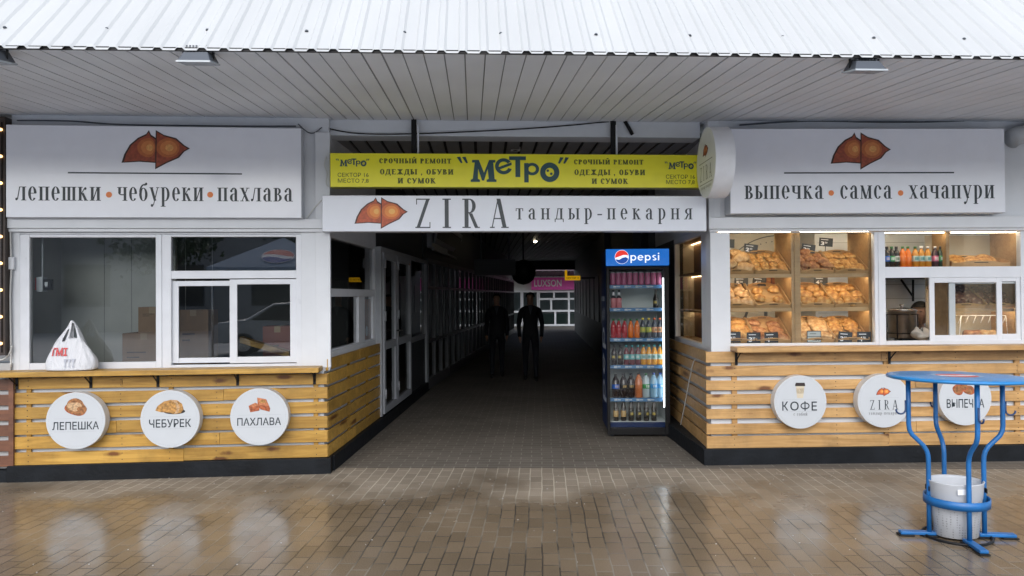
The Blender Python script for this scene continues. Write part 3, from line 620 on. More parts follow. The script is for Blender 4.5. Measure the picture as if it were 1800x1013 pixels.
# ------------------------------------------------------------------ CANOPY
CY = .053
FC = Fr((0, 4.45), (1, CY))           # canopy edge line; y runs towards the kiosks
zE = 3.063; SLO = .0754
CAN = thing('canopy', 'long white canopy of profiled sheet over both kiosks', 'canopy', FC, (0, 0, zE))
b = MB(); P_ = .128; U0 = -6.4; N = 104
prof = []
for i in range(N):
    u = U0+i*P_; prof += [(u, 0), (u+.068, 0), (u+.080, .016), (u+.112, .016)]
prof.append((U0+N*P_, 0)); n = len(prof); vs = []
rg = random.Random(4)
jit = [rg.uniform(-.006, .006) for _ in prof]
for k, t in enumerate((0, .02, .9, 3.2)):
    for i, (u, h) in enumerate(prof):
        vs.append((u, t-.012+ (jit[i//8] if k < 1 else 0), zE-.004+t+h))
b.add(vs, [(k*n+i, k*n+i+1, (k+1)*n+i+1, (k+1)*n+i) for k in range(3) for i in range(n-1)])
ob = b.build('roof_sheet', ROOF, CAN)
md = bpy.data.objects[ob].modifiers.new('s', 'SOLIDIFY'); md.thickness = .002
L = 3.3
b = MB(); b.X = None
def sz(y): return zE+SLO*y
pw = .125; rg = random.Random(9)
b2 = MB()
for i in range(104):
    u = U0+i*pw; d = rg.uniform(-.0015, .0015)
    gp = .004 if rg.random() > .10 else .008
    b.hexa([(u+gp,.012,sz(.012)+d),(u+pw-gp,.012,sz(.012)+d),(u+pw-gp,L,sz(L)+d),(u+gp,L,sz(L)+d),(u+gp,.012,sz(.012)+.012+d),(u+pw-gp,.012,sz(.012)+.012+d),(u+pw-gp,L,sz(L)+.012+d),(u+gp,L,sz(L)+.012+d)])
b.build('soffit', SOFF, CAN)
b2.hexa([(U0,.02,sz(0)+.008),(U0+13,.02,sz(0)+.008),(U0+13,L,sz(L)+.008),(U0,L,sz(L)+.008),(U0,.02,sz(0)+.02),(U0+13,.02,sz(0)+.02),(U0+13,L,sz(L)+.02),(U0,L,sz(L)+.02)])
b2.build('soffit_backing', SOFFG, CAN)
b = MB(); b.box(U0, U0+13, .004, .018, zE-.003, zE+.018); b.build('gap_shade_strip', BLACKM, CAN)  # black strip added to paint the darkness in the rib gaps
for i in range(22):
    u = U0+.35+i*.60; b = MB(); b.lathe([(.011, 0), (.011, .006), (.006, .011), (0, .012)], (u, .165, zE-.004+.165+.018-.003), 8); b.build('screw', GREYM, CAN)
# upper structure behind the canopy
b = MB(); b.box(-9, 9, 3.2, 3.6, 3.45, 6.0); solo(b, 'upper_building', WHITE, 'white upper wall of the market building above the canopy', 'building', FC, (0, 3.2, 3.45))

# ------------------------------------------------------------------ PASSAGE
PW = (Vector(CR)-Vector(CLR)).length
MH = thing('market_passage', 'dark covered market passage running back between the two kiosks', 'passage', FM, (PW/2, .3, 0))
zl0 = FM.px(900, 243, .25).z
b = MB(); b.box(-.05, PW+.05, .18, .42, zl0, ZT); b.build('lintel', WHITE, MH, .003)
# ceiling: white slats, passage dimness put into their grey colour
b = MB(); b.box(-3, PW+3.2, .43, 26, zl0+.06, zl0+.1); b.build('ceiling', GROOVE, MH)
b = MB(); rg = random.Random(2)
FPc = PD
for i in range(46):
    u = -1.6+i*.155
    b.hexa([(u, .43, zl0+.03), (u+.125, .43, zl0+.03), (u+.125+.6, 26, zl0+.03), (u+.6, 26, zl0+.03), (u, .43, zl0+.05), (u+.125, .43, zl0+.05), (u+.125+.6, 26, zl0+.05), (u+.6, 26, zl0+.05)])
b.build('ceiling_slats', DARKC, MH)
b = MB(); b.box(-1.2, PW+5, 25.6, 26.1, 2.74, zl0+.028); b.build('end_beam', DARKW, MH)
# right wall far behind the fridge
b = MB(); b.box(-26.4, -3.41, .0, .3, -.05, zl0+.05); b.box(-4.6, -4.2, -.12, -.001, -.05, zl0+.02); b.box(-9.6, -9.2, -.12, -.001, -.05, zl0+.02)
RWALL = solo(b, 'passage_wall', DARKW, 'dark right wall of the passage behind the drinks fridge', 'wall', FPR, (-10, 0, 0), bevel=.004)
b = MB()
for i in range(9):
    x = -26.0+i*1.8; 
    b.box(x, x+1.2, -.02, -.001, .9, 2.1)
solo(b, 'shutter_row', mat('dark roller shutters', (.03,.032,.036), .4), 'dark closed shutters along the far right wall of the passage', 'shutters', FPR, (-20, 0, .9))
# left side shop fronts: first a pair of doors, then glazed bays that turn slightly into the passage
PVCD = mat('shaded white shop frame', (.36, .375, .40), .35, noise=.1)  # white frames greyed, the dim passage put into the colour
zdt = FPL.px(672, 443, .03).z; z0d = FPL.px(673, 722, .03).z
xd = [FPL.px(q_, 600, .03).x for q_ in (670, 695, 720, 750)]
SH = thing('shop_entrance', 'white double glazed shop door just past the left kiosk side', 'shop door', FPL, (xd[0], .1, 0))
b = MB(); b.box(xd[0]-.02, xd[0]+.05, .02, .10, zP, zdt); b.box(xd[2]+.01, xd[2]+.06, .02, .1, zP, zdt); b.box(xd[0]-.02, xd[3], .021, .1, zdt, zdt+.06)
b.box(xd[3]-.05, xd[3], .02, .1, zP, zdt-.001); b.build('door_frame', PVCD, SH, .004)
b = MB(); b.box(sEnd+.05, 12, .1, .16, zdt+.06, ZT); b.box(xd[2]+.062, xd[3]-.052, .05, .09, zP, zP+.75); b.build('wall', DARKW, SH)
b = MB(); b.box(xd[2]+.062, xd[3]-.052, .04, .08, zP+.75, zP+.83); b.build('rail', PVCD, SH)
pane(FPL, (xd[2]+.06, xd[3]-.05, zP+.83, zdt), .06, SH, GLASSP)
for a, c in ((xd[0]+.055, xd[1]-.012), (xd[1]+.012, xd[2])):
    zk = zP+.02; zmid = zk+.78; b = MB()
    ring_frame(b, a, c, zk, zdt-.005, .085, .0, .06); b.box(a+.085, c-.085, .001, .059, zmid, zmid+.1)
    n = b.build('door', PVCD, SH, .004)
    pane(FPL, (a+.085, c-.085, zk+.085, zmid), .03, n, GLASSP); pane(FPL, (a+.085, c-.085, zmid+.1, zdt-.09), .03, n, GLASSP)
    b = MB(); hx = c-.04 if a < xd[1] else a+.04
    b.tube([(hx, 0, 1.15), (hx, -.05, 1.15), (hx-.1, -.055, 1.15)], .01, 8); b.build('handle', STEEL, n)
    b = MB()
    for hz in (.35, 1.3, zdt-.2): b.tube([(a+.0, -.012, hz), (a+.0, -.012, hz+.12)], .013, 8)
    b.build('hinge', PVCD, n)
b = MB(); b.box(sEnd+.05, 12, .9, .95, 0, ZT); solo(b, 'shop_interior', GROOVE, 'unlit interior behind the shop doors in the passage', 'interior', FPL, (4, .9, 0))
# further bays
F2o = FPL.M @ Vector((xd[3]+.002, .0, 0))
F2 = Fr((F2o.x, F2o.y), (.0785, 1))
SHT = 2.1
for i in range(9):
    x = i*2.15; w = 2.1
    o = thing('glazed_shop', 'dark glazed shop bay along the left side of the passage, %s from the doors' % ('first second third fourth fifth sixth seventh eighth ninth'.split()[i]), 'shop', F2, (x, 0, 0), 'shop bays along the passage')
    b = MB(); ring_frame(b, x, x+w, .02, 2.25, (.07, .05, .18, .08), 0, .07)
    for k in (1, 2): b.box(x+w*k/3-.03, x+w*k/3+.03, .001, .069, .2, 2.17)
    b.box(x+.07, x+w-.05, .0015, .0685, .80, .86); b.box(x+.07, x+w-.05, .0015, .0685, 1.72, 1.77); b.build('frame', mat('dim shop frame', (.10, .105, .115), .35, noise=.1), o, .003)
    for za, zb_ in ((.2, .8), (.86, 1.72), (1.77, 2.17)): pane(F2, (x+.07, x+w-.05, za, zb_), .035, o, GLASSP)
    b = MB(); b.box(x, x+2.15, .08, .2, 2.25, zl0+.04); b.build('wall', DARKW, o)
    b = MB(); b.box(x, x+2.15, .9, .95, 0, 2.3); b.build('back_wall', GROOVE, o)
# things hung in the passage
x, z = FPL.px(782, 426, .0).x, FPL.px(782, 426, .0).z
o = thing('tilt_window', 'small white tilted vent window high on the left passage wall', 'window', FPL, (x, .05, z))
a = FPL.px(757, 426, 0).x; c = FPL.px(806, 426, 0).x; zb0 = FPL.px(782, 446, 0).z; zb1 = zb0+.62
b = MB(); ring_frame(b, a, c, zb0, zb1, .10, -.02, .09); b.box(a-.05, c+.05, -.07, -.021, zb0-.05, zb0); b.build('frame', PVCD, o, .004)
b = MB(); b.X = Matrix.Translation((0, -.02, zb0+.1)) @ Matrix.Rotation(R(9), 4, 'X') @ Matrix.Translation((0, .02, -zb0-.1)); ring_frame(b, a+.2, c-.2, zb0+.1, zb1-.06, .09, -.05, -.022); b.build('sash', PVCD, o, .003)
pane(FPL, (a+.1, c-.1, zb0+.1, zb1-.1), .03, o, GLASSP)
def wp(px, py, d): v = ray(px, py); return CAM+v*(d/v.y)
c = wp(920, 484, 16); b = MB(); b.lathe([(.03, .34), (.2, .28), (.27, .14), (.27, .04), (.22, -.1), (.12, -.18), (0, -.21)], (0, 0, 0), 20); b.tube([(0, 0, .3), (0, 0, 1.0)], .02, 6)
solo(b, 'hanging_lamp', BLACKM, 'large dark globe hanging from the passage ceiling', 'lamp', Fr((c.x, c.y, c.z), (1, 0)), (0, 0, 0))
c = wp(870, 470, 15); b = MB(); b.box(-.42, .42, 0, .25, -.16, .16)
for i in range(6): b.box(-.4, .4, -.012, -.001, -.13+i*.048, -.11+i*.048)
b.box(-.3, -.27, .1, .13, .16, .95); b.box(.27, .3, .1, .13, .16, .95)
solo(b, 'air_conditioner', mat('dim grey casing', (.05, .055, .062), .5), 'dim grey air conditioner box hung under the passage ceiling', 'air conditioner', Fr((c.x, c.y, c.z), (1, 0)), (0, 0, 0), bevel=.01)
for (px, py, d, lab) in ((941, 424, 20.5, 'lit ceiling spot lamp in the passage above the walking men'), (955, 478, 44, 'small lit ceiling spot over the far pink shop')):
    c = wp(px, py, d); k = d/20.5
    o = thing('spot_lamp', lab, 'lamp', Fr((c.x, c.y, c.z), (1, 0)), (0, 0, 0), 'ceiling spots in the passage')
    b = MB(); b.lathe([(.07*k, .09*k), (.075*k, .0), (.055*k, -.0), (.05*k, .01)], (0, 0, 0), 14); b.tube([(0, 0, .08*k), (0, 0, .5)], .015, 6); b.build('housing', BLACKM, o)
    b = MB(); b.lathe([(0, -.045*k), (.035*k, -.035*k), (.05*k, 0), (0, .004)], (0, 0, 0), 12); b.build('bulb', LAMP, o)
c = wp(1006, 489, 19.5)
b = MB(); k = 19.5/1300
b.box(-13*k, 14*k, 0, .03, -4*k, 4*k); b.box(-13*k, -9*k, .001, .031, 4*k, 14*k); b.mi = 1; sans(b, 'СЕКТОР 15', -10*k, 12*k, -1.7*k, 1.9*k, -.002, .01); b.mi = 2; b.box(13*k, 40*k, .005, .025, -1*k, 1*k)
solo(b, 'sector_sign', [mat('amber sign', (.75, .42, .01), .5, emit=(.8, .42, .01), estr=.25), INK, BLACKM], 'small yellow sector sign on the right wall at the end of the passage', 'sign', Fr((c.x, c.y, c.z), (1, 0)), (0, 0, 0))
# far shop across the yard
D = 38.0; FF = Fr((0, D), (1, .0))
FS = thing('far_shop', 'white shop with pink fascia in daylight beyond the passage', 'shop', FF, (1.5, 0, 0))
pf = lambda *r: FF.Rc(*r, 0)
ux0, ux1 = FF.px(780, 500, 0).x, FF.px(1120, 500, 0).x
zt = FF.px(950, 509, 0).z
b = MB(); b.box(ux0, ux1, .1, .3, -.05, zt+1.6); b.build('wall', mat('pale shop wall', (.55, .57, .57), .6), FS)
x0, x1, z0, z1 = pf(934, 488, 1060, 509.5)
b = MB(); b.box(x0, x1, -.25, .09, z0, z1); b.mi = 1; xa, xb, za, zb_ = FF.Rc(939, 492, 987, 504, -.25); sans(b, 'LUXSON', xa, xb, za, zb_, -.256, .012)
n = b.build('fascia', [mat('magenta fascia', (.80, .10, .48), .5), WLET], FS)
b = MB(); b.box(x0, x1, -.28, .09, z1+.002, z1+.035); b.build('fascia_trim', WHITE, FS)
def farwin(r, bars, name='window'):
    a = pf(*r); b = MB(); ring_frame(b, a[0], a[1], a[2], a[3], .09, .0, .09)
    for q_ in bars:
        if q_[0] == 'v': xx = FF.px(q_[1], 540, 0).x; b.box(xx-.05, xx+.05, .001, .089, FF.px(940, q_[3], 0).z, FF.px(940, q_[2], 0).z)
        else: z_ = FF.px(940, q_[1], 0).z; b.box(FF.px(q_[2], 540, 0).x, FF.px(q_[3], 540, 0).x, .0015, .0885, z_-.05, z_+.05)
    n = b.build(name, PVC, FS); pane(FF, a, .05, n, GLASSD)
farwin((897, 511, 918, 573), [('h', 548, 897, 918)])
farwin((917, 511, 947, 573), [('h', 548, 917, 947)], 'door')
farwin((946, 511, 1060, 573), [('v', 974, 511, 526), ('h', 526, 946, 1060), ('v', 969, 526, 546), ('h', 547, 946, 1060), ('v', 976, 547, 573), ('v', 1000, 511, 573)])
b = MB(); a = pf(946, 552, 1060, 572); b.box(a[0], a[1], .055, .08, a[2], a[3]); b.build('lower_panel', mat('pale green panel', (.30, .38, .34), .5), FS)
b = MB(); za_ = 2.60
b.hexa([(ux0, -3, za_+.17), (ux1, -3, za_+.17), (ux1, .08, za_), (ux0, .08, za_), (ux0, -3, za_+.22), (ux1, -3, za_+.22), (ux1, .08, za_+.05), (ux0, .08, za_+.05)])
for i in range(30):
    xx = ux0+i*.33; b.hexa([(xx, -2.98, za_+.14), (xx+.05, -2.98, za_+.14), (xx+.05, .07, za_-.03), (xx, .07, za_-.03), (xx, -2.98, za_+.169), (xx+.05, -2.98, za_+.169), (xx+.05, .07, za_-.001), (xx, .07, za_-.001)])
b.build('awning', mat('pinkish ribbed awning', (.10, .07, .09), .6), FS)
# ================================================================== SIGNS
def PX(fr, v): return lambda x, y: fr.px(x, y, v)
def span(fr, v, x0, x1, y0, y1): return fr.Rc(x0, y0, x1, y1, v)
def sign_box(name, label, fr, r, y0, y1, face=SIGNW, side=SIGNSIDE, cat='sign'):
    u0, u1, z0, z1 = fr.Rc(*r, y0)
    o = thing(name, label, cat, fr, ((u0+u1)/2, y1, z0))
    b = MB(); b.box(u0, u1, y0+.004, y1, z0, z1); b.build('casing', side, o, .004)
    b = MB(); b.box(u0+.004, u1-.004, y0, y0+.0035, z0+.004, z1-.004); b.build('face', face, o, .001)
    return o
v = -.04
o = sign_box('fascia_sign', 'long white sign over the left kiosk with two pastries and three dishes named', FL, (10, 222, 530, 383), v, .095)
b = MB(); y = v-.0015
zb, zx = FL.px(270, 353.5, v).z, FL.px(270, 329.5, v).z
for wd, x0, x1 in (('лепешки', 27, 177.5), ('чебуреки', 206, 358), ('пахлава', 382, 515)):
    put(b, layout(wd), FL.px(x0, 342, v).x, FL.px(x1, 342, v).x, zb, zx-zb, y)
a = span(FL, v, 119.5, 425.5, 303.7, 306.2); b.poly([(a[0], a[2]), (a[1], a[2]), (a[1], a[3]), (a[0], a[3])], y)
b.build('lettering', INK, o)
b = MB()
for x in (191.6, 369.5): p = FL.px(x, 342.5, v); b.poly([(p.x+.026*math.cos(k*.2618), p.z+.026*math.sin(k*.2618)) for k in range(24)], y)
b.build('dots', ORANGE, o)
b = MB(); a = span(FL, v, 213.6, 334, 229, 298); samsa(b, *a, y, 0); b.build('pastry_emblem', SAM, o)
v = -.07
o = sign_box('fascia_sign', 'long white sign over the right kiosk with two pastries above three dark words', FR, (1283, 226, 1767, 375), v, .095)
b = MB(); y = v-.0015; zb, zx = FR.px(1520, 349.6, v).z, FR.px(1520, 326.2, v).z
for wd, x0, x1 in (('выпечка', 1308.6, 1447.6), ('самса', 1477, 1568), ('хачапури', 1597, 1748)):
    put(b, layout(wd), FR.px(x0, 340, v).x, FR.px(x1, 340, v).x, zb, zx-zb, y)
a = span(FR, v, 1378, 1677, 302.8, 305.2); b.poly([(a[0], a[2]), (a[1], a[2]), (a[1], a[3]), (a[0], a[3])], y)
b.build('lettering', INK, o)
b = MB()
for x in (1461, 1583): p = FR.px(x, 339.5, v); b.poly([(p.x+.026*math.cos(k*.2618), p.z+.026*math.sin(k*.2618)) for k in range(24)], y)
b.build('dots', ORANGE, o)
b = MB(); a = span(FR, v, 1459.6, 1565.8, 233, 298.5); samsa(b, *a, y, 0); b.build('pastry_emblem', SAM, o)
# beam sign over the passage
v = -.06
o = sign_box('beam_sign', 'white bakery name board spanning the passage below the yellow board', FM, (566, 344, 1242, 407), v, .08, mat('bright sign face', (.74, .77, .84), .25, noise=.02))
b = MB(); y = v-.0015
a = span(FM, v, 730, 894, 349.5, 401); put(b, layout('ZIRA', .34, s=.18, h=.04), a[0], a[1], a[2], a[3]-a[2], y)
zb, zx = FM.px(1060, 386, v).z, FM.px(1060, 366.5, v).z
put(b, layout('тандыр-пекарня', .38, s=.2, h=.06), FM.px(906.6, 375, v).x, FM.px(1217, 375, v).x, zb, zx-zb, y)
b.build('lettering', INK, o)
b = MB(); a = span(FM, v, 623, 717, 347, 402.5); samsa(b, *a, y, 0)
SAMB = [mat('pastry outline bright', (.05, .02, .015), .5, noise=0), mat('pastry crust bright', (.50, .10, .04), .45, noise=.3, nscale=40), mat('pastry glow bright', (.66, .17, .04), .45, noise=.1), mat('pastry light bright', (.80, .28, .06), .45, noise=.1), mat('pastry centre bright', (.85, .45, .12), .45)]
b.build('pastry_emblem', SAMB, o)
# yellow repair shop board
v = -.01
o = sign_box('repair_sign', 'yellow repair shop board with grey green lettering hung above the passage', FM, (580, 270.5, 1236, 330), v, v+.11, YELLOW, mat('yellow sign edge', (.35, .33, .06), .5))
def metro(b, x0, x1, y0, y1, fr, v, y):   # wording in the photo: a chunky M, e, T, P, button O between quotes
    c2 = lambda p: p
    x = lambda c: (c-650)/505.; z = lambda c: (362-c)/118.
    P = [[(712+116*p, 360-98*q_) for p, q_ in [(0,0),(0,.1),(.08,.14),(.16,.88),(.06,.88),(.06,1),(.32,1),(.52,.42),(.72,1),(.96,1),(.96,.88),(.88,.88),(.93,.14),(1,.1),(1,0),(.62,0),(.62,.1),(.70,.14),(.66,.58),(.52,.06),(.44,.06),(.29,.60),(.28,.14),(.36,.1),(.36,0)]]]
    P += _ring(861, 290, 39, 36, 17, 15, 20, 325)+[[(832, 296), (896, 272), (898, 284), (834, 308)]]
    P += [[(886, 245), (962, 245), (962, 262), (886, 262)], [(914, 262), (936, 262), (936, 338), (914, 338)]]
    P += [[(954, 275), (974, 275), (974, 362), (954, 362)]]+_ring(990, 302, 32, 28, 15, 13)
    P += _ring(1070, 316, 44, 44, 24, 24)+_dot(1061, 309, 6)+_dot(1077, 323, 6)
    for dx in (0, 24): P += [[(650+dx, 250), (666+dx, 248), (676+dx, 276), (668+dx, 277)], [(1118+dx, 248), (1134+dx, 250), (1116+dx, 277), (1108+dx, 276)]]
    u0, u1, z0, z1 = fr.Rc(x0, y0, x1, y1, v)
    for i, Q in enumerate(P): b.poly([(u0+(p[0]-650)/505*(u1-u0), z0+(362-p[1])/117*(z1-z0)) for p in Q], y-.00012*(i % 9))
y = v-.0015
for r in ((803, 999, 275, 321), (590, 649, 279, 293), (1168, 1224, 284, 298)): b = MB(); metro(b, *r, FM, v, y); b.build('logo_lettering', GREENINK, o)
b = MB()
for t, x0, x1, y0, y1 in (('СРОЧНЫЙ РЕМОНТ', 666.7, 793, 279, 287.5), ('ОДЕЖДЫ , ОБУВИ', 668, 797, 297.7, 307), ('И СУМОК', 699, 766, 313.4, 322.7),
                          ('СРОЧНЫЙ РЕМОНТ', 1009, 1130.6, 281, 289.3), ('ОДЕЖДЫ , ОБУВИ', 1009.7, 1134, 298.5, 308), ('И СУМОК', 1040, 1104, 314.2, 323.5)):
    a = span(FM, v, x0, x1, y0, y1); b = MB(); put(b, serif_caps(t, .05, s=.26, h=.10, b=.07), a[0], a[1], a[2], a[3]-a[2], y); b.build('lettering', OLIVE, o)
b = MB()
for t, x0, x1, y0, y1 in (('СЕКТОР 16', 593.6, 648, 304, 311.3), ('МЕСТО 7,8', 594, 648, 314.2, 322.6), ('СЕКТОР 16', 1170.6, 1221.6, 307.3, 314.6), ('МЕСТО 7,8', 1171, 1221, 316.6, 325)):
    a = span(FM, v, x0, x1, y0, y1); sans(b, t, *a, y, .004)
b.build('small_lettering', OLIVE, o)
b = MB()
for px in (728, 1079):
    a = FM.Rc(px-5, 209, px+4, 272, .12); b.box(a[0], a[1], .12, .15, a[2], a[3])
b.build('hanger', BLACKM, o)
for px in (735, 1084): a = FM.Rc(px-1.5, 220, px+1.5, 272, .11); b = MB(); b.box(a[0], a[1], .11, .118, a[2], a[3]); b.build('hanger_strip', PVC, o)
b = MB(); p0, p1 = FM.px(1098, 212, .15), FM.px(1112, 237, .15); b.tube([p0, p1], .018, 4); solo(b, 'roof_strut', BLACKM, 'short dark slanting strut under the canopy by the right hanger', 'strut', FM, (p0.x, .15, p0.z))
p = FM.px(906, 256, 1.0); b = MB(); b.lathe([(.05, .08), (.055, .02), (.05, 0)], (p.x, 1.0, p.z), 16); b.mi = 1; b.lathe([(.048, -.002), (.042, -.035), (.025, -.055), (0, -.06)], (p.x, 1.0, p.z), 16)
b.mi = 0; b.box(p.x-.05, p.x+.05, .95, 1.05, p.z+.08, zl0+.029)
solo(b, 'dome_camera', [WHITE, mat('smoked dome', (.02, .02, .022), .1)], 'white dome camera on the ceiling behind the yellow board', 'camera', FM, (p.x, 1, p.z))
# projecting round sign
FD = Fr((1.74, 6.60), (.01, -1))   # x runs towards the viewer, y into the disc (to the right)
c = FW.px(1243.5, 286.5, 6.6); R_ = .315
o = thing('projecting_sign', 'round white double sided sign sticking out beside the right fascia', 'sign', FD, (0, .08, c.z))
b = MB(); b.disc((0, 0, c.z), R_, .003, .17, 72); b.build('drum', mat('bright white drum', (.82, .83, .86), .4), o, .003)
b = MB(); b.disc((0, 0, c.z), R_-.006, 0, .0029, 72); b.build('face', mat('cream sign face', (.80, .82, .77), .4), o)
b = MB(); k = 2*R_; samsa(b, -.09, .09, c.z+.05, c.z+.17, -.001, 0); b.mi = 5
put(b, layout('ZIRA', .3, s=.13, h=.05), -.19, .19, c.z-.15, .13, -.001)
for zz_ in (.01, -.185): b.poly([(-.21, c.z+zz_), (.21, c.z+zz_), (.21, c.z+zz_+.006), (-.21, c.z+zz_+.006)], -.001)
put(b, layout('тандыр-пекарня', .3), -.17, .17, c.z-.225, .022, -.001)
b.build('print', SAM+[mat('grey brown print', (.20, .20, .14), .5)], o)
b = MB(); b.box(-.34, -.29, .06, .1, c.z-.05, c.z+.0); b.box(-.34, -.25, .06, .1, c.z+.1, c.z+.15); b.build('hanger', WHITE, o)

# round menu signs on the slats
def round_sign(label, fr, cx, cy, r, words, pic, lines=(), sub=None, v=-.055, spread=None):
    c = fr.px(cx, cy, v); rr = fr.px(cx+r, cy, v).x-c.x
    o = thing('round_sign', label, 'sign', fr, (c.x, .03, c.z), 'round menu signs on the slats')
    b = MB(); b.disc((c.x, 0, c.z), rr, v+.002, .036, 72); b.build('drum', mat('pale disc edge', (.66, .68, .70), .4), o, .003)
    b = MB(); b.disc((c.x, 0, c.z), rr-.003, v, v+.0019, 72); b.build('face', DISCW, o)
    y = v-.001; b = MB()
    for k in range(90): a = k*math.pi/45; b.disc((c.x+rr*.91*math.cos(a), 0, c.z+rr*.91*math.sin(a)), .0028, y, y+.0005, 6)
    for (x0, x1, yy) in lines: p0, p1 = fr.px(x0, yy, v), fr.px(x1, yy, v); b.poly([(p0.x, p0.z), (p1.x, p0.z), (p1.x, p0.z+.0025), (p0.x, p0.z+.0025)], y)
    b.build('ring_print', mat('light grey print', (.45, .47, .50), .5, noise=0), o)
    b = MB(); words(b, fr, v, y); 
    b.build('lettering', INK, o)
    b = MB(); ms = pic(b, fr, v, y); b.build('picture', ms, o)
    if sub:
        b = MB(); a = span(fr, v, *sub[1]); put(b, layout(sub[0], .2), a[0], a[1], a[2], a[3]-a[2], y); b.build('small_lettering', INKS, o)
def W_(t, x0, x1, y0, y1, bold=.0): return lambda b, fr, v, y: sans(b, t, *span(fr, v, x0, x1, y0, y1), y, bold)
BR1 = mat('baked brown print', (.33, .14, .05), .5, noise=.6, nscale=45); BR2 = mat('baked pale print', (.55, .36, .20), .5, noise=.5, nscale=60); BR3 = mat('baked gold print', (.48, .25, .07), .5, noise=.6, nscale=50)
DRK = mat('dark shadow plate', (.02, .015, .012), .5); REDB = mat('red brown print', (.38, .10, .035), .5, noise=.6, nscale=50)
def blob(cx, cy, rx, ry, seed, n=28, j=.1):
    rg = random.Random(seed); ph = [rg.uniform(0, 6.28) for _ in range(3)]
    return [(cx+rx*math.cos(t)*(1+j*math.sin(2*t+ph[0])+j*.6*math.sin(3*t+ph[1])+j*.4*math.sin(5*t+ph[2])), cy+ry*math.sin(t)*(1+j*math.sin(2*t+ph[0])+j*.6*math.sin(3*t+ph[1]))) for t in [2*math.pi*k/n for k in range(n)]]
def T_(b, fr, v, pts, y): b.poly([(fr.px(p[0], p[1], v).x, fr.px(p[0], p[1], v).z) for p in pts], y)
def pic_flat(b, fr, v, y):
    T_(b, fr, v, blob(133, 718, 17, 14, 1), y); b.mi = 1; T_(b, fr, v, blob(134, 715.5, 18, 14, 2), y-.0002); b.mi = 2; T_(b, fr, v, blob(131, 715, 11, 9, 3, j=.15), y-.0004); b.mi = 1; T_(b, fr, v, blob(140, 719, 5, 4, 5), y-.0006); return [REDB, BR1, BR2]
def pic_fold(b, fr, v, y):
    T_(b, fr, v, blob(306, 723, 19, 5.5, 4, j=.02), y); b.mi = 1
    T_(b, fr, v, [(273, 722), (277, 714), (288, 706), (300, 703), (312, 704), (320, 710), (323, 720), (318, 726), (306, 728), (294, 725), (283, 725)], y-.0002); b.mi = 2
    T_(b, fr, v, [(300, 703.5), (309, 709), (311, 720), (306, 728), (313, 726), (316, 716), (311, 706)], y-.0004); return [DRK, BR3, BR2]
def pic_cubes(b, fr, v, y):
    T_(b, fr, v, [(437, 714), (449, 708), (457, 712), (456, 722), (440, 725)], y); b.mi = 1; T_(b, fr, v, [(438, 713), (449, 708), (456, 712), (446, 716)], y-.0002)
    b.mi = 0; T_(b, fr, v, [(452, 699), (468, 702), (475, 718), (474, 724), (458, 720), (453, 710)], y-.0004); b.mi = 1; T_(b, fr, v, [(452, 699), (467, 702), (473, 714), (456, 712)], y-.0006); b.mi = 2; T_(b, fr, v, blob(462, 706, 5, 3, 8), y-.0008); return [REDB, mat('baked red light', (.52, .19, .08), .5, noise=.4, nscale=60), BR3]
def pic_cup(b, fr, v, y):
    T_(b, fr, v, [(1398, 675), (1399, 673), (1414, 673), (1415, 675), (1415.5, 679), (1397.5, 679)], y); b.mi = 1; T_(b, fr, v, [(1399, 679), (1414, 679), (1411.5, 700), (1401, 700)], y-.0002); b.mi = 2; T_(b, fr, v, [(1399.4, 683), (1413.6, 683), (1412.6, 692), (1400.4, 692)], y-.0004); return [mat('cup lid print', (.03, .02, .018), .5), mat('cup cream print', (.62, .55, .42), .5), mat('cup sleeve print', (.50, .42, .30), .5, noise=.4, nscale=80)]
def pic_sam(b, fr, v, y): samsa(b, *span(fr, v, 1540, 1566, 681, 697), y, 0); return SAMB
def pic_rolls(b, fr, v, y):
    for n_, (cx, cy, r) in enumerate(((1684, 685, 10), (1703, 686, 9.5), (1695, 680, 7))):
        b.mi = 0; T_(b, fr, v, blob(cx, cy, r, r*.9, n_), y-.0006*n_); b.mi = 1
        for k in (0.75, .35): T_(b, fr, v, blob(cx, cy, r*k, r*k*.85, n_+5), y-.0006*n_-.0002*(1.2-k)); b.mi = 2-b.mi
    return [REDB, BR1, DRK]
def kofe(b, fr, v, y):
    for t, x0, x1 in (('К', 1375, 1385.5), ('О', 1389, 1404), ('Е', 1426.5, 1436)): sans(b, t, *span(fr, v, x0, x1, 706, 722), y, .012)
    a = span(fr, v, 1407, 1423, 705.5, 722.5); w_, h_ = a[1]-a[0], a[3]-a[2]
    for i, P in enumerate(_rc(.44, .56, 0, 1)+_ring(.5, .52, .5, .36, .12, .12)): b.poly([(a[0]+q_[0]*w_, a[2]+q_[1]*h_) for q_ in P], y-.0001*(i % 5))
round_sign('round white sign with a flat bread, first from the left under the counter', FL, 133, 740, 52, W_('ЛЕПЕШКА', 92, 174, 741.5, 755.5, .012), pic_flat, ((95, 169, 737), (95, 169, 760)))
round_sign('round white sign with a folded fried pie on a dark plate', FL, 299, 737, 52, W_('ЧЕБУРЕК', 262, 336, 737, 751.5, .012), pic_fold, ((263, 336, 733.5), (263, 336, 755)))
round_sign('round white sign with red brown nut pastry cubes', FL, 456, 733, 51, W_('ПАХЛАВА', 417, 494, 734.5, 748, .012), pic_cubes, ((418, 494, 730.5), (418, 494, 752.5)))
round_sign('round white coffee sign with a lidded paper cup', FR, 1407, 707, 46, kofe, pic_cup, ((1377, 1437, 703), (1377, 1437, 724)), ('с собой', (1395, 1419, 726.5, 731)))
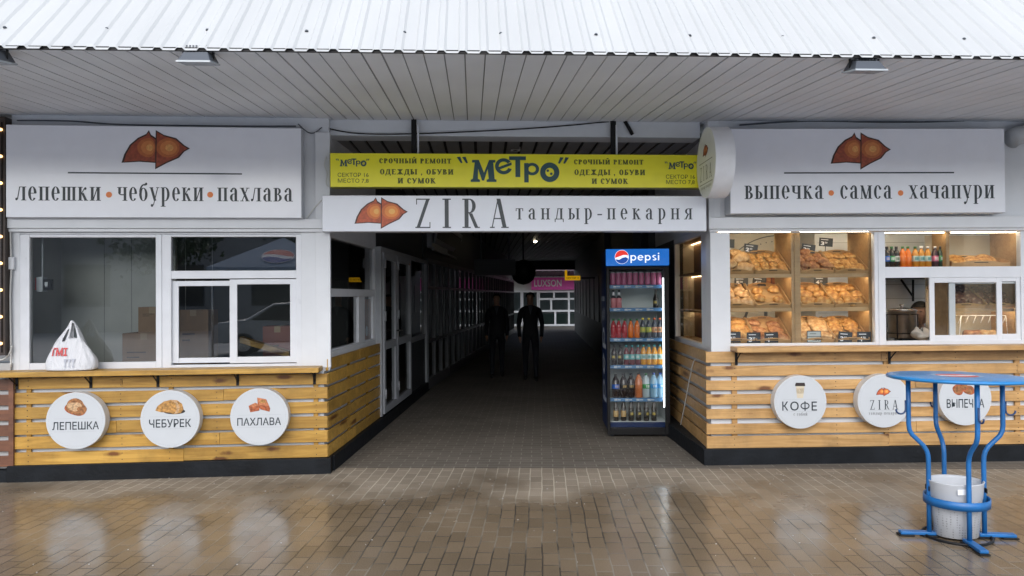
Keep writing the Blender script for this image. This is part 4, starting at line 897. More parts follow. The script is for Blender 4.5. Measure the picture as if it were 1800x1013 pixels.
round_sign('round white sign with the bakery name and two small pastries', FR, 1554, 705, 46, lambda b, fr, v, y: put(b, layout('ZIRA', .3, s=.14, h=.045), *span(fr, v, 1529, 1579, 703.5, 720)[:2], fr.px(1553, 720, v).z, fr.px(1553, 703.5, v).z-fr.px(1553, 720, v).z, y), pic_sam, ((1527, 1580, 700), (1527, 1580, 722)), ('тандыр-пекарня', (1527, 1580, 725, 729)))
round_sign('round white sign with brown rolls, half behind the blue table', FR, 1697, 701, 46, W_('ВЫПЕЧКА', 1664, 1730, 701.5, 717, .012), pic_rolls, ((1665, 1730, 699), (1665, 1730, 720)))

# ================================================================== DRINKS FRIDGE
FG = Fr((1.066, 8.35), (1, -.0385))
g_ = lambda x, y, v=0.: FG.px(x, y, v)
gx1 = g_(1177, 600).x; gz = lambda y: g_(1120, y).z
zt = gz(438)
o = FRG = thing('drinks_fridge', 'tall black and blue glass door drinks fridge standing in the passage', 'fridge', FG, (gx1/2, .3, 0))
b = MB(); d_ = .66; t = .035
b.box(0, t, .05, d_, .08, zt-.002); b.box(gx1-t, gx1, .05, d_, .08, zt-.002); b.box(t, gx1-t, d_-t, d_, .08, zt-.002); b.box(t, gx1-t, .05, d_-t, .08, .16); b.box(t, gx1-t, .05, d_-t, gz(472), zt-.002)
b.build('body', BLUEF, o, .004)
b = MB(); b.box(t+.001, gx1-t-.001, d_-t-.01, d_-t-.001, .161, gz(472)-.001); b.box(t+.0005, t+.004, .06, d_-t-.011, .161, gz(472)-.001); b.box(gx1-t-.004, gx1-t-.0005, .06, d_-t-.011, .161, gz(472)-.001)
b.build('inner_lining', mat('white fridge lining', (.62, .66, .66), .4, noise=.02), o)
b = MB(); hz0, hz1 = gz(467), zt; b.box(.0, gx1, -.02, .049, hz0, hz1); 
b.build('header', BLUEH, o, .004)
def globe(b, cx, cz, r, y, i0):
    C_ = lambda a0, a1, n=24: [(cx+r*math.cos(R(a0+(a1-a0)*k/n)), cz+r*math.sin(R(a0+(a1-a0)*k/n))) for k in range(n+1)]
    b.mi = i0; b.poly([(cx+r*1.05*math.cos(k*.19635), cz+r*1.05*math.sin(k*.19635)) for k in range(32)], y)
    b.mi = i0+1; b.poly(C_(12, 188)+[(cx-r*.4, cz+r*.08), (cx+r*.25, cz+r*.30), (cx+r*.7, cz+r*.28)], y-.0006)
    b.mi = i0+2; b.poly(C_(200, 345)+[(cx+r*.6, cz-r*.02), (cx+r*.1, cz-r*.12), (cx-r*.4, cz-r*.42)], y-.0006)
b = MB(); p = g_(1093, 452, -.02); globe(b, p.x, p.z, .075, -.0215, 1); b.mi = 0
a = FG.Rc(1108, 445, 1159, 459, -.02); zz0, zz1 = g_(1130, 458, -.02).z, g_(1130, 448.5, -.02).z
x = 0; PO_ = []
for ch in ('<p', '<e', '<p', '<s', '<i'):
    pp, ad = glyph(ch, s=.2); PO_ += [[(q_[0]+x, q_[1]) for q_ in P] for P in pp]; x += ad+.1
put(b, PO_, a[0], a[1], zz0, zz1-zz0, -.0215)
b.build('header_lettering', [WLIT, WLIT, mat('lit red', (.6,.03,.03), .4, emit=(.7,.04,.03), estr=.5), mat('lit dark blue', (.01,.06,.3), .4, emit=(.01,.06,.3), estr=.5)], o)
b = MB(); put_side = PO_; a0 = min(p[0] for P in PO_ for p in P); a1 = max(p[0] for P in PO_ for p in P); zb0, zb1 = gz(712), gz(520); k_ = (zb1-zb0)/(a1-a0)
for i, P in enumerate(PO_): b.add([(-.0015-.0002*(i % 7), .24+p[1]*.30, zb0+(p[0]-a0)*k_) for p in P], [tuple(range(len(P)))])
b.build('side_lettering', mat('pale side lettering', (.55, .60, .70), .5), o)
b = MB(); dz0, dz1 = gz(764), gz(468.5); dl = g_(1072, 600, -.0).x
ring_frame(b, .0, gx1, dz0, dz1, (dl, .052, .075, .035), -.005, .045); D_ = b.build('door', BLACKM, o, .005)
pane(FG, (dl, gx1-.052, dz0+.075, dz1-.035), .0, D_, GLASSC)
b = MB(); b.box(gx1-.066, gx1-.057, .03, .05, gz(717), gz(489)); b.build('light_tube', LEDC, o)
b = MB(); b.box(.01, gx1-.01, .02, d_-.02, .06, .079); b.box(.0005, gx1-.0005, -.003, .0495, .06, dz0-.003); b.build('base', BLACKM, o)
b = MB(); b.box(t+.005, gx1-t-.005, .055, d_-t-.012, .1605, .165); b.build('inner_floor', mat('white fridge lining', (1, 1, 1)), o)
for fx in (.06, gx1-.06):
    for fy in (.08, d_-.08): b = MB(); b.lathe([(.022, 0), (.022, .015), (.012, .02), (.012, .06)], (fx, fy, 0), 10); b.build('foot', GREYM, o)
SHY = (504, 544.5, 597.5, 645, 703)
shz = []
for yy in SHY:
    z1 = g_(1120, yy-3, .06).z; z0 = g_(1120, yy+3, .06).z; shz.append(z1)
    b = MB(); b.box(t+.005, gx1-t-.005, .075, d_-t-.012, z1-.018, z1-.004); n = b.build('shelf', mat('clear shelf', (.5, .55, .56), .3), o)
    b = MB(); b.box(dl-.01, gx1-.075, .06, .0745, z0, z1); b.mi = 1
    for k in range(4): xx = dl+.05+k*.125; b.box(xx, xx+.035, .0585, .0595, z0+.008, z1-.008); b.box(xx+.04, xx+.075, .0585, .0595, z0+.013, z1-.013)
    b.build('price_strip', [mat('blue price strip', (.05, .17, .36), .4), mat('pale strip print', (.45, .50, .56), .5)], n)
shz.append(.1655)
BM = {}
def bottle(kind, body, label, cap, h=1.):
    key = (kind, body, label, cap, h)
    if key in BM: return BM[key]
    prof = {'can': ([(.026, 0), (.031, .006), (.031, .02), (.031, .075), (.031, .108), (.025, .116), (.024, .118), (0, .117)], (0, 0, 1, 0, 2, 2, 2)),
            'pet': ([(.026, 0), (.032, .006), (.032, .06), (.0325, .062), (.0325, .12), (.031, .122), (.031, .14), (.024, .165), (.0125, .19), (.012, .2), (.0145, .201), (.0145, .222), (0, .223)], (0, 0, 0, 1, 0, 0, 0, 0, 0, 2, 2, 2)),
            'glass': ([(.028, 0), (.031, .004), (.031, .045), (.0314, .046), (.0314, .115), (.031, .116), (.030, .14), (.021, .175), (.0125, .215), (.0125, .255), (.0142, .256), (.0142, .272), (0, .273)], (0, 0, 0, 1, 0, 0, 0, 0, 0, 2, 2, 2)),
            'big': ([(.035, 0), (.044, .008), (.044, .11), (.0446, .111), (.0446, .165), (.044, .166), (.042, .2), (.030, .235), (.0145, .262), (.014, .27), (.0165, .271), (.0165, .29), (0, .291)], (0, 0, 0, 1, 0, 0, 0, 0, 0, 2, 2, 2)),
            'twin': ([(.028, 0), (.033, .004), (.033, .10), (.0334, .101), (.0334, .102), (.033, .103), (.016, .125), (.0155, .13), (.0158, .131), (.0158, .165), (.0145, .166), (.0145, .185), (0, .186)], (0, 0, 0, 0, 2, 2, 2, 2, 1, 2, 2, 2))}[kind]
    b = MB(); b.lathe([(r, z*h) for r, z in prof[0]], (0, 0, 0), 14, prof[1])
    if kind in ('pet', 'glass', 'big') and label:   # a printed patch on the label
        b.mi = 3; zc = prof[0][3][1]*h*.5+prof[0][4][1]*h*.5; r = prof[0][4][0]+.0007
        for a0 in (-1, 0):
            b.add([(r*math.sin(.5*a), -r*math.cos(.5*a), zc+dz) for a in (a0, a0+1) for dz in (-.014, .014)], [(0, 2, 3, 1)])
    n = b.build('bottle', [liq(body), lab(label or body), lab(cap), lab('print '+(label or 'x'))], None)
    BM[key] = bpy.data.objects[n].data; ob = bpy.data.objects[n]; COL.objects.unlink(ob); bpy.data.objects.remove(ob); return BM[key]
LIQ = {'pink': (.50, .11, .20), 'red': (.38, .022, .03), 'orange': (.72, .17, .02), 'dark': (.02, .016, .018), 'cola': (.018, .008, .006), 'plum': (.14, .025, .035), 'gold': (.75, .33, .02), 'peach': (.55, .16, .05), 'clear': (.42, .52, .56), 'water': (.25, .45, .62), 'rose': (.55, .20, .22), 'amber': (.55, .24, .03), 'green': (.02, .05, .03), 'beer': (.018, .014, .010), 'mix': (.06, .07, .09), 'black': (.012, .014, .018), 'blackpink': (.05, .02, .03)}
LAB = {'pinkcan': (.46, .12, .24), 'silver': (.55, .55, .58), 'teal': (.12, .42, .42), 'tan': (.46, .30, .13), 'goldlab': (.03, .03, .025), 'blue': (.02, .12, .5), 'cyan': (.05, .3, .65), 'beige': (.02, .02, .02), 'green': (.03, .28, .08), 'yellow': (.70, .55, .05), 'fruit': (.35, .40, .08), 'fruit2': (.62, .30, .16), 'greencap': (.03, .16, .05), 'tealcap': (.03, .28, .30), 'darkcap': (.02, .02, .025), 'redcap': (.6, .12, .03), 'bluecap': (.02, .06, .3), 'white': (.6, .6, .62), 'goldcap': (.35, .25, .08), 'pinklab': (.6, .15, .25), 'paleteal': (.42, .55, .52),
       'print teal': (.6, .66, .64), 'print tan': (.55, .42, .2), 'print goldlab': (.55, .42, .10), 'print blue': (.6, .5, .55), 'print cyan': (.55, .65, .75), 'print beige': (.5, .34, .14), 'print green': (.7, .75, .7), 'print yellow': (.1, .1, .1), 'print fruit': (.6, .5, .05), 'print fruit2': (.1, .12, .06), 'print x': (.5, .5, .5), 'print white': (.1, .2, .1), 'print pinkcan': (.6, .3, .4), 'print pinklab': (.7, .6, .6), 'print paleteal': (.04, .25, .24)}
def liq(c): return mat(c+' drink', LIQ[c], .12, noise=.05) if c in LIQ else lab(c)
def lab(c): return mat(c+' wrap', LAB.get(c, LIQ.get(c, (.5, .5, .5))), .35, noise=.05)
def stand(me, fr, x, y, z, label, cat, group, name='bottle', rz=0):
    ob = bpy.data.objects.new(name, me); COL.objects.link(ob); ob.matrix_world = fr.M @ Matrix.Translation((x, y, z)) @ Matrix.Rotation(rz, 4, 'Z')
    ob['label'] = label; ob['category'] = cat; ob['group'] = group; return ob
cxp = lambda c: g_(1020+.3947*c, 600, .11).x
rg = random.Random(5)
def shelf_row(i, items, gname, name='bottle', cat='bottle'):
    for cx, kind, body, label, cap, h, txt in items:
        stand(bottle(kind, body, label, cap, h), FG, cxp(cx), .11+rg.uniform(-.006, .006), shz[i]+.0005, txt, cat, gname, name, rg.uniform(-.5, .5))
shelf_row(0, [(c, 'can', 'pinkcan', 'pinkcan', 'silver', 1.25, 'pink drink can in the row on the top shelf of the fridge') for c in (147, 173, 197, 222, 248, 275, 302, 328, 352)], 'pink cans on the top fridge shelf', 'drink_can', 'can')
shelf_row(1, [(c, 'twin', 'rose', 'white', 'darkcap', 1.1, 'pink bottle with black top on the second fridge shelf') for c in (149, 174)], 'pink bottles on the second shelf')
shelf_row(1, [(338, 'glass', 'beer', 'goldlab', 'darkcap', .77, 'single dark glass bottle alone on the second fridge shelf')], 'bottles on the second shelf')
shelf_row(2, [(c, 'pet', 'red', None, 'greencap', .98, 'red soda bottle on the third fridge shelf') for c in (148, 172, 198)], 'red soda bottles')
shelf_row(2, [(c, 'pet', 'orange', None, 'greencap', .98, 'orange soda bottle with green cap on the third fridge shelf') for c in (226, 253)], 'orange soda bottles')
shelf_row(2, [(c, 'pet', 'mix', 'fruit', 'yellow', 1.02, 'yellow capped juice bottle with green and dark label on third fridge shelf') for c in (279, 305)], 'yellow capped juice bottles')
shelf_row(2, [(c, 'pet', 'mix', 'fruit2', 'redcap', 1.02, 'orange capped juice bottle with peach label on third fridge shelf') for c in (331, 356)], 'orange capped juice bottles')
shelf_row(3, [(c, 'pet', 'cola', 'goldlab', 'darkcap', 1.0, 'brown cola bottle with gold marked label on the fourth fridge shelf') for c in (150, 178)], 'cola bottles on the fourth shelf')
shelf_row(3, [(c, 'pet', 'plum', 'teal', 'tealcap', 1.0, 'dark red tea bottle with teal label on the fourth fridge shelf') for c in (205, 230, 256)], 'dark red tea bottles')
shelf_row(3, [(c, 'pet', 'gold', 'paleteal', 'tealcap', 1.02, 'golden tea bottle with teal cap on the fourth fridge shelf') for c in (281, 305, 330, 355)], 'golden tea bottles')
shelf_row(4, [(156, 'big', 'cola', 'blue', 'darkcap', .92, 'large cola bottle with blue label on the fifth fridge shelf')], 'large bottles')
shelf_row(4, [(c, 'big', 'cola', 'beige', 'darkcap', .95, 'large dark bottle with black and tan label on the fifth fridge shelf') for c in (191, 224)], 'large dark bottles')
shelf_row(4, [(258, 'big', 'peach', None, 'darkcap', .98, 'large plain orange brown bottle on the fifth fridge shelf'), (291, 'big', 'clear', 'green', 'greencap', .95, 'large clear lemonade bottle with green label on the fifth fridge shelf')], 'large bottles')
shelf_row(4, [(c, 'big', 'water', 'cyan', 'bluecap', .97, 'large water bottle with blue label on the fifth fridge shelf') for c in (325, 355)], 'large water bottles')
shelf_row(5, [(c, 'glass', 'beer', 'tan', 'goldcap', 1.02, 'dark beer bottle with tan label on the bottom fridge shelf') for c in (156, 190)], 'tan label beer bottles')
shelf_row(5, [(c, 'glass', 'beer', 'goldlab', 'goldcap', 1.02, 'dark beer bottle with black and gold label on the bottom fridge shelf') for c in (223, 257, 291, 325)], 'gold label beer bottles')

# ================================================================== BREAD DISPLAY
o = DC = thing('display_case', 'oak display case with three tiers behind the big bakery window', 'display case', FR, (q(1400), .4, zPR))
e1, e2 = FR.px(1391, 500, .2).x, FR.px(1405, 500, .2).x; e3, e4 = FR.px(1527, 500, .2).x, FR.px(1536, 500, .2).x; e0 = FR.px(1262, 500, .2).x
ztop, zbot = FR.px(1400, 408, .2).z, zSR-.0
for k, (a, c) in enumerate(((e0-.02, e0), (e1, e1+.03), (e3, e3+.03))):
    b = MB(); b.rnd = .2*k; b.box(a, c, .2, .62, zbot-.1, ztop+.04); b.build('side_panel', OAK, o, .002)
b = MB(); b.rnd = .1; b.box(e1+.031, e2+.01, .195, .22, zbot, ztop); b.build('divider', OAK, o)
b = MB(); b.box(e0, e3, .17, .62, zbot-.03, zbot); b.rnd = .7; b.build('base_board', OAK, o)
b = MB(); b.rnd = .3; b.box(e0, e1, .2, .62, ztop+.018, ztop+.038); b.box(e2, e3, .2, .62, ztop+.018, ztop+.038); b.build('top_board', OAK, o)
b = MB(); b.box(FR.px(1281, 411, .19).x-.1, e1-.01, .185, .197, ztop-.004, ztop+.008); b.box(e2+.01, e3-.005, .185, .197, ztop-.004, ztop+.008); b.build('led_strip', LEDW, o)
b = MB(); b.box(e0+.1, e1-.01, .622, .634, ztop+.042, ztop+.056); b.box(e2+.01, e3-.005, .622, .634, ztop+.042, ztop+.056); b.build('added_fill_strip', mat('added fill glow', (1,.95,.85), .5, noise=0, emit=(1, .85, .62), estr=26), o)  # unseen glowing strip added to light the back wall
TZ = [FR.px(1400, yy, .2).z for yy in (481, 540.5, 602)]; TILTA = math.atan2(.21, .33)
for zt_ in TZ[:2]:
    b = MB()
    for a, c in ((e0+.01, e1-.012), (e2+.01, e3-.012)): b.box(a, c, .222, .236, zt_-.030, zt_-.018)
    b.build('led_strip', mat('shelf led', (1,.9,.7), .5, noise=0, emit=(1, .83, .58), estr=12), o)
    b = MB(); b.rnd = .45; b.box(e0, e1-.001, .2005, .212, zt_-.040, zt_-.003); b.box(e2, e3-.001, .2005, .212, zt_-.040, zt_-.003); b.build('shelf_lip', OAK, o, .002)
    b = MB()
    for k, (a, c) in enumerate(((e0, e1), (e2, e3))): b.rnd = .3*k; b.X = Matrix.Translation((0, .205, zt_-.012)) @ Matrix.Rotation(TILTA, 4, 'X'); b.box(a, c, .0, .4, -.012, -.002)
    b.build('sloping_shelf', OAK, o)
BREAD = {}
def breadmat(name, top, low, dark):
    m, n, l, bs = nodes(name); bs.inputs['Roughness'].default_value = .6
    tc = n.new('ShaderNodeTexCoord'); t = n.new('ShaderNodeTexNoise'); t.inputs['Scale'].default_value = 26; t.inputs['Detail'].default_value = 5; l.new(tc.outputs['Object'], t.inputs['Vector'])
    cr = n.new('ShaderNodeValToRGB'); cr.color_ramp.elements[0].position = .30; cr.color_ramp.elements[0].color = (*dark, 1); cr.color_ramp.elements[1].position = .68; cr.color_ramp.elements[1].color = (*low, 1)
    e = cr.color_ramp.elements.new(.5); e.color = (*top, 1); l.new(t.outputs['Fac'], cr.inputs[0]); l.new(cr.outputs[0], bs.inputs['Base Color'])
    bp = n.new('ShaderNodeBump'); bp.inputs['Strength'].default_value = .5; bp.inputs['Distance'].default_value = .008; l.new(t.outputs['Fac'], bp.inputs['Height']); l.new(bp.outputs[0], bs.inputs['Normal']); BREAD[name] = m; return m
bm_gold = breadmat('golden crust', (.50, .25, .07), (.68, .44, .17), (.24, .09, .02)); bm_pale = breadmat('pale dough', (.56, .34, .15), (.70, .50, .28), (.36, .17, .06))
bm_brown = breadmat('brown crust', (.34, .15, .06), (.50, .27, .12), (.18, .06, .02)); bm_dark = breadmat('dark rye crust', (.16, .06, .028), (.42, .28, .18), (.07, .025, .012))
def dough(kind, m, seed, sx, sy, sz):
    """one piece of baking: a lumpy loaf shape whose form depends on its kind"""
    bmh = bmesh.new(); bmesh.ops.create_icosphere(bmh, subdivisions=3, radius=1)
    rg = random.Random(seed); ph = [rg.uniform(0, 6.28) for _ in range(6)]
    for v_ in bmh.verts:
        x, y_, z = v_.co; a = math.atan2(y_, x); r = 1+.06*math.sin(2*a+ph[0])+.04*math.sin(3*a+ph[1])+.05*math.sin(5*z+ph[2])
        if kind == 'braid': r *= 1+.16*abs(math.sin(x*6+y_*3+ph[3]))
        if kind == 'croissant': r *= (1+.14*math.cos(x*14)); 
        if kind == 'triangle': k = 1/max(.5, max(math.cos(a-t_) for t_ in (0, 2.094, 4.189))); r *= min(k, 1.6)*.72
        if kind == 'slab': x, y_ = max(-.8, min(.8, x*1.3)), max(-.8, min(.8, y_*1.3))
        X, Y, Z = x*r, y_*r, z*r
        if kind == 'croissant': Y += .55*X*X; s_ = 1-.5*abs(X); Y *= 1; Z *= max(.3, s_)
        if kind == 'ring': q_ = math.hypot(X, Y); Z *= (.5+.6*min(1, q_*1.4)) if Z > 0 else 1
        if Z < 0: Z *= .35
        v_.co = (X*sx, Y*sy, Z*sz+sz*.33)
    me = bpy.data.meshes.new('pastry'); bmh.to_mesh(me); bmh.free()
    for p in me.polygons: p.use_smooth = True
    me.materials.append(m); return me
def tray(label, u0, u1, z, depth=.38, y0=.205, tilt=TILTA, front=True):
    X = Matrix.Translation((u0, y0, z)) @ Matrix.Rotation(tilt, 4, 'X'); w = u1-u0; rg = random.Random(int(u0*1e4)); r_ = rg.random()
    o = thing('bread_tray', label, 'tray', FR, (u0, y0, z), 'wooden bread trays')
    b = MB(); b.X = X; b.rnd = r_; b.box(.008, w-.008, .008, depth-.008, 0, .006); b.box(0, .0078, .0, depth, 0, .05); b.box(w-.0078, w, 0, depth, 0, .05)
    b.build('tray_bottom', TRAY, o)
    for yy, nm in ((0, 'front_board'), (depth-.008, 'back_board')):
        b = MB(); b.X = X; b.rnd = r_
        pts = [(.0079, 0), (w-.0079, 0), (w-.0079, .036), (w*.86, .038), (w*.72, .052), (w*.5, .057), (w*.28, .052), (w*.14, .038), (.0079, .036)]
        b.prism(pts, yy, yy+.0078); b.build(nm, TRAY, o, .001)
        b = MB(); b.X = X; b.box(w*.38, w*.62, yy-.001, yy+.009, .036, .044); b.build('hand_slot', DRK, o)
    return X
def fill(X, w, kinds, label, group, nx, ny, size, m, seed, depth=.38, jit=.016, lift=.006, layers=1):
    rg = random.Random(seed)
    ms = [dough(kinds, m, seed*10+k, size[0], size[1], size[2]) for k in range(3)]
    for L_ in range(layers):
        for j in range(ny):
            for i in range(nx):
                x = w*(i+.5)/nx+rg.uniform(-jit, jit); y_ = .03+(depth-.05)*(j+.5)/ny+rg.uniform(-jit, jit)
                if L_ and rg.random() < .45: continue
                ob = bpy.data.objects.new('pastry', ms[rg.randrange(3)]); COL.objects.link(ob)
                ob.matrix_world = FR.M @ X @ Matrix.Translation((x, y_, lift+L_*size[2]*.95)) @ Matrix.Rotation(rg.uniform(-.35, .35)+(math.pi/2 if rg.random() < .0 else 0), 4, 'Z') @ Matrix.Rotation(rg.uniform(-.22, .22), 4, 'X') @ Matrix.Scale(rg.uniform(.82, 1.12), 4)
                ob['label'] = label; ob['category'] = 'pastry'; ob['group'] = group
TR = []
mid1, mid2 = (e0+e1)/2, (e2+e3)/2
spec = [
 (0, e0+.005, mid1-.004, 'top tier, leftmost', 'braid', bm_pale, 2, 3, (.085, .06, .045), 2, 'pale floured bun'),
 (0, mid1+.004, e1-.012, 'top tier, second', 'oval', bm_gold, 4, 4, (.045, .05, .032), 1, 'small golden roll packed in rows'),
 (0, e2+.012, mid2-.004, 'top tier, third', 'oval', bm_brown, 3, 4, (.06, .042, .035), 2, 'brown plump pie'),
 (0, mid2+.004, e3-.006, 'top tier, rightmost', 'ring', bm_gold, 3, 3, (.062, .06, .03), 1, 'flat golden puff bun'),
 (1, e0+.005, mid1-.004, 'middle tier, leftmost', 'triangle', bm_pale, 3, 3, (.075, .07, .05), 1, 'triangular pale pasty'),
 (1, mid1+.004, e1-.012, 'middle tier, second', 'round', bm_gold, 2, 2, (.055, .055, .045), 1, 'round golden bun'),
 (1, e2+.012, mid2-.004, 'middle tier, third', 'oval', bm_gold, 2, 3, (.075, .055, .042), 1, 'long oval golden bun'),
 (1, mid2+.004, e3-.006, 'middle tier, rightmost', 'round', bm_gold, 3, 3, (.062, .062, .045), 1, 'round sesame bun'),
 (2, e0+.005, mid1-.004, 'bottom tier, leftmost', 'braid', bm_gold, 2, 3, (.085, .06, .05), 1, 'twisted golden loaf'),
 (2, mid1+.004, e1-.012, 'bottom tier, second', 'oval', bm_brown, 2, 3, (.08, .06, .035), 1, 'flat brown pasty'),
 (2, e2+.012, mid2-.004, 'bottom tier, third', 'slab', bm_pale, 2, 3, (.09, .07, .035), 1, 'pale square puff slice'),
 (2, mid2+.004, e3-.006, 'bottom tier, rightmost', 'croissant', bm_gold, 2, 4, (.085, .045, .05), 1, 'golden croissant')]
for i, (t_, a, c, where, kind, m, nx, ny, size, lay, nm) in enumerate(spec):
    X = tray('birch bread tray on the %s of the window display' % where.replace(',', ','), a, c, TZ[t_]-.004)
    fill(X, c-a, kind, '%s in the %s tray' % (nm, where.replace(', ', ' ')), nm+'s in one tray', nx, ny, size, m, i+3, layers=lay)
# price cards
CARDM = mat('dark price card', (.02, .025, .032), .45)
def card(px, py, w_, h_, t, v, label, lean=0., lcd=False):
    a = FR.Rc(px-w_/2, py-h_/2, px+w_/2, py+h_/2, v); cx, cz = (a[0]+a[1])/2, (a[2]+a[3])/2; hw, hh = (a[1]-a[0])/2, (a[3]-a[2])/2
    b = MB(); b.X = Matrix.Translation((cx, v, cz)) @ Matrix.Rotation(lean, 4, 'Y')
    b.box(-hw, hw, 0, .004, -hh, hh); 
    if lcd:
        b.mi = 2; b.box(-hw*.92, hw*.92, -.0008, -.0002, hh*.08, hh*.9); b.box(-hw*.92, hw*.92, -.0008, -.0002, -hh*.9, -hh*.02); b.mi = 1; sans(b, '4.50', -hw*.4, hw*.8, -hh*.75, -hh*.15, -.0015)
        b.box(-hw*.6, hw*.3, -.0015, -.001, hh*.45, hh*.55)
    else:
        b.mi = 1; sans(b, t, -hw*.75, -hw*.25, -hh*.75, hh*.1, -.001, .03); sans(b, '50' if t in '34' else '00', -hw*.18, hw*.2, -hh*.3, hh*.1, -.001, .02); b.box(-hw*.75, hw*.3, -.001, -.0006, hh*.5, hh*.64)
    b.mi = 3; b.box(-.004, .004, .004, .007, -hh-.05, hh*.2)
    solo(b, 'price_card', [CARDM, INK if lcd else WLET, mat('lcd grey', (.45, .50, .50), .4), GREYM], label, 'price card', FR, (cx, v, cz), 'price cards in the display')
for k, (px, py, t, v, lab_, ln) in enumerate([(1279, 428, '2', .5, 'dark price card at the far left above the top left tray', .05), (1320, 437, '2', .5, 'dark price card above the small golden rolls', .12), (1421, 437, '3', .5, 'dark price card leaning above the brown pies', .15), (1452, 426, '3', .5, 'dark price card highest, above the flat golden buns', .08),
    (1303, 495, '5', .5, 'dark price card above the triangular pasties', .03), (1335, 495, '4', .5, 'dark price card above the few round buns', .08), (1382, 496, '3', .5, 'dark price card half hidden by the middle oak panel', .05), (1443, 494, '4', .5, 'dark price card above the oval buns', .02),
    (1290, 593, '3', .19, 'dark price card at the bottom left corner of the display', 0), (1325, 594, '3', .19, 'dark price card below the twisted loaves', 0), (1356, 594, '4', .19, 'dark price card below the flat brown pasties', -.03), (1486, 593, '3', .19, 'dark price card below the croissants, left of two', .08), (1519, 593, '4', .19, 'dark price card at the bottom right corner of the display', 0)]):
    card(px, py, 24, 19 if k > 7 else 15, t, v, lab_, ln)
card(1431, 592, 25, 20, '', .19, 'pale electronic price display among the dark cards', lcd=True)

# right hand bay: drinks and pies above, trays below
o = thing('display_case', 'oak shelf bay above the serving hatch with bottles and pies', 'display case', FR, (q(1660), .4, zr0))
h0 = FR.px(1600, 469.5, .2).z
h1 = FR.px(1600, 409.5, .2).z
f0, f1, f2 = FR.px(1548, 440, .2).x, FR.px(1662, 440, .2).x, FR.px(1788, 440, .2).x
b = MB(); b.rnd = .6; b.box(f0, f2, .19, .6, h0-.03, h0-.001); b.box(f0, f2, .19, .6, h1+.02, h1+.04); b.build('shelf', OAK, o)
for k, a in enumerate((f1, f2-.0)):
    b = MB(); b.rnd = .25+k*.3; b.box(a, a+.032, .19, .42 if k == 0 else .6, zr0, h1+.019); b.build('side_panel', OAK, o, .002)
b = MB(); b.rnd = .9; b.box(f1+.033, f2-.001, .59, .6, zr0, h1); b.build('back_board', mat('grey beige board', (.42, .38, .30), .6), o)
b = MB(); b.box(f0+.02, f1-.02, .185, .197, h1-.003, h1+.010); b.box(f1+.05, f2-.02, .185, .197, h1-.003, h1+.010); b.build('led_strip', LEDW, o)
b = MB(); b.box(f0+.02, f2-.02, .55, .565, h1+.042, h1+.056); b.build('added_fill_strip', mat('added fill glow', (1,1,1), .5), o)  # second added glow, out of view, to brighten the hatch interior
zl = FR.px(1720, 540, .25).z
b = MB(); b.rnd = .8; b.box(f1+.045, f2-.01, .235, .248, zl-.045, zl-.012); b.build('shelf_lip', OAK, o)
b = MB(); b.box(f1+.05, f2-.02, .275, .29, zl-.03, zl-.018); b.build('led_strip', mat('shelf led', (1,1,1), .5), o)
up = lambda c: FR.px(1540+.2122*c, 450, .28).x
for c, body, label, cap, txt, gg in ((88, 'black', 'blue', 'darkcap', 'dark bottle with blue label at the left end above the hatch', 'dark bottles above the hatch'), (128, 'black', 'green', 'greencap', 'dark bottle with green cap above the hatch', 'dark bottles above the hatch'), (168, 'black', 'white', 'darkcap', 'dark bottle with pale label above the hatch beside orange sodas', 'dark bottles above the hatch'),
                               (220, 'orange', None, 'greencap', 'bright orange soda bottle in the row above the hatch', 'orange bottles above the hatch'), (264, 'orange', None, 'greencap', 'bright orange soda bottle in the row above the hatch', 'orange bottles above the hatch'),
                               (324, 'amber', 'paleteal', 'greencap', 'amber tea bottle in the row above the hatch', 'amber bottles above the hatch'), (374, 'amber', 'paleteal', 'white', 'amber tea bottle in the row above the hatch', 'amber bottles above the hatch'), (428, 'amber', 'paleteal', 'white', 'amber tea bottle in the row above the hatch', 'amber bottles above the hatch'),
                               (488, 'blackpink', 'pinklab', 'white', 'dark bottle with pink label above the hatch', 'dark bottles above the hatch'), (535, 'green', 'green', 'darkcap', 'dark green bottle at the right end above the hatch', 'dark bottles above the hatch')):
    stand(bottle('pet', body, label, cap, .92), FR, up(c), .28, h0, txt, 'bottle', gg)
X = tray('birch tray with large round pies above the hatch', f1+.07, f2-.06, h0+.002, .3, .22, R(14))
for k, (fx, fy, s_) in enumerate(((.24, .16, .105), (.50, .13, .085), (.76, .17, .105))):
    me = dough('ring', bm_gold, 70+k, s_, s_, .04); ob = bpy.data.objects.new('round_pie', me); COL.objects.link(ob)
    ob.matrix_world = FR.M @ X @ Matrix.Translation(((f2-f1-.13)*fx, fy, .008)) @ Matrix.Rotation(.35, 4, 'X'); ob['label'] = 'large round golden pie, %s in the tray above the hatch' % ('left', 'middle', 'right')[k]; ob['category'] = 'pie'; ob['group'] = 'round pies above the hatch'
fa = FR.px(1682, 530, .25).x; fb = FR.px(1732, 530, .25).x; fc_ = FR.px(1786, 530, .25).x
X = tray('birch tray of dark striped buns behind the sliding sash', fa-.12, fb-.004, zl-.01, .36, .25); fill(X, fb-fa+.11, 'braid', 'dark striped bun behind the sliding sash', 'dark striped buns', 3, 4, (.06, .05, .045), bm_dark, 41, .36)
X = tray('birch tray of dark rolls at the right end of the hatch', fb, fc_-.005, zl-.01, .36, .25); fill(X, fc_-fb, 'croissant', 'dark brown roll in the tray at the right end of the hatch', 'dark brown rolls', 3, 3, (.065, .05, .05), bm_dark, 43, .36)
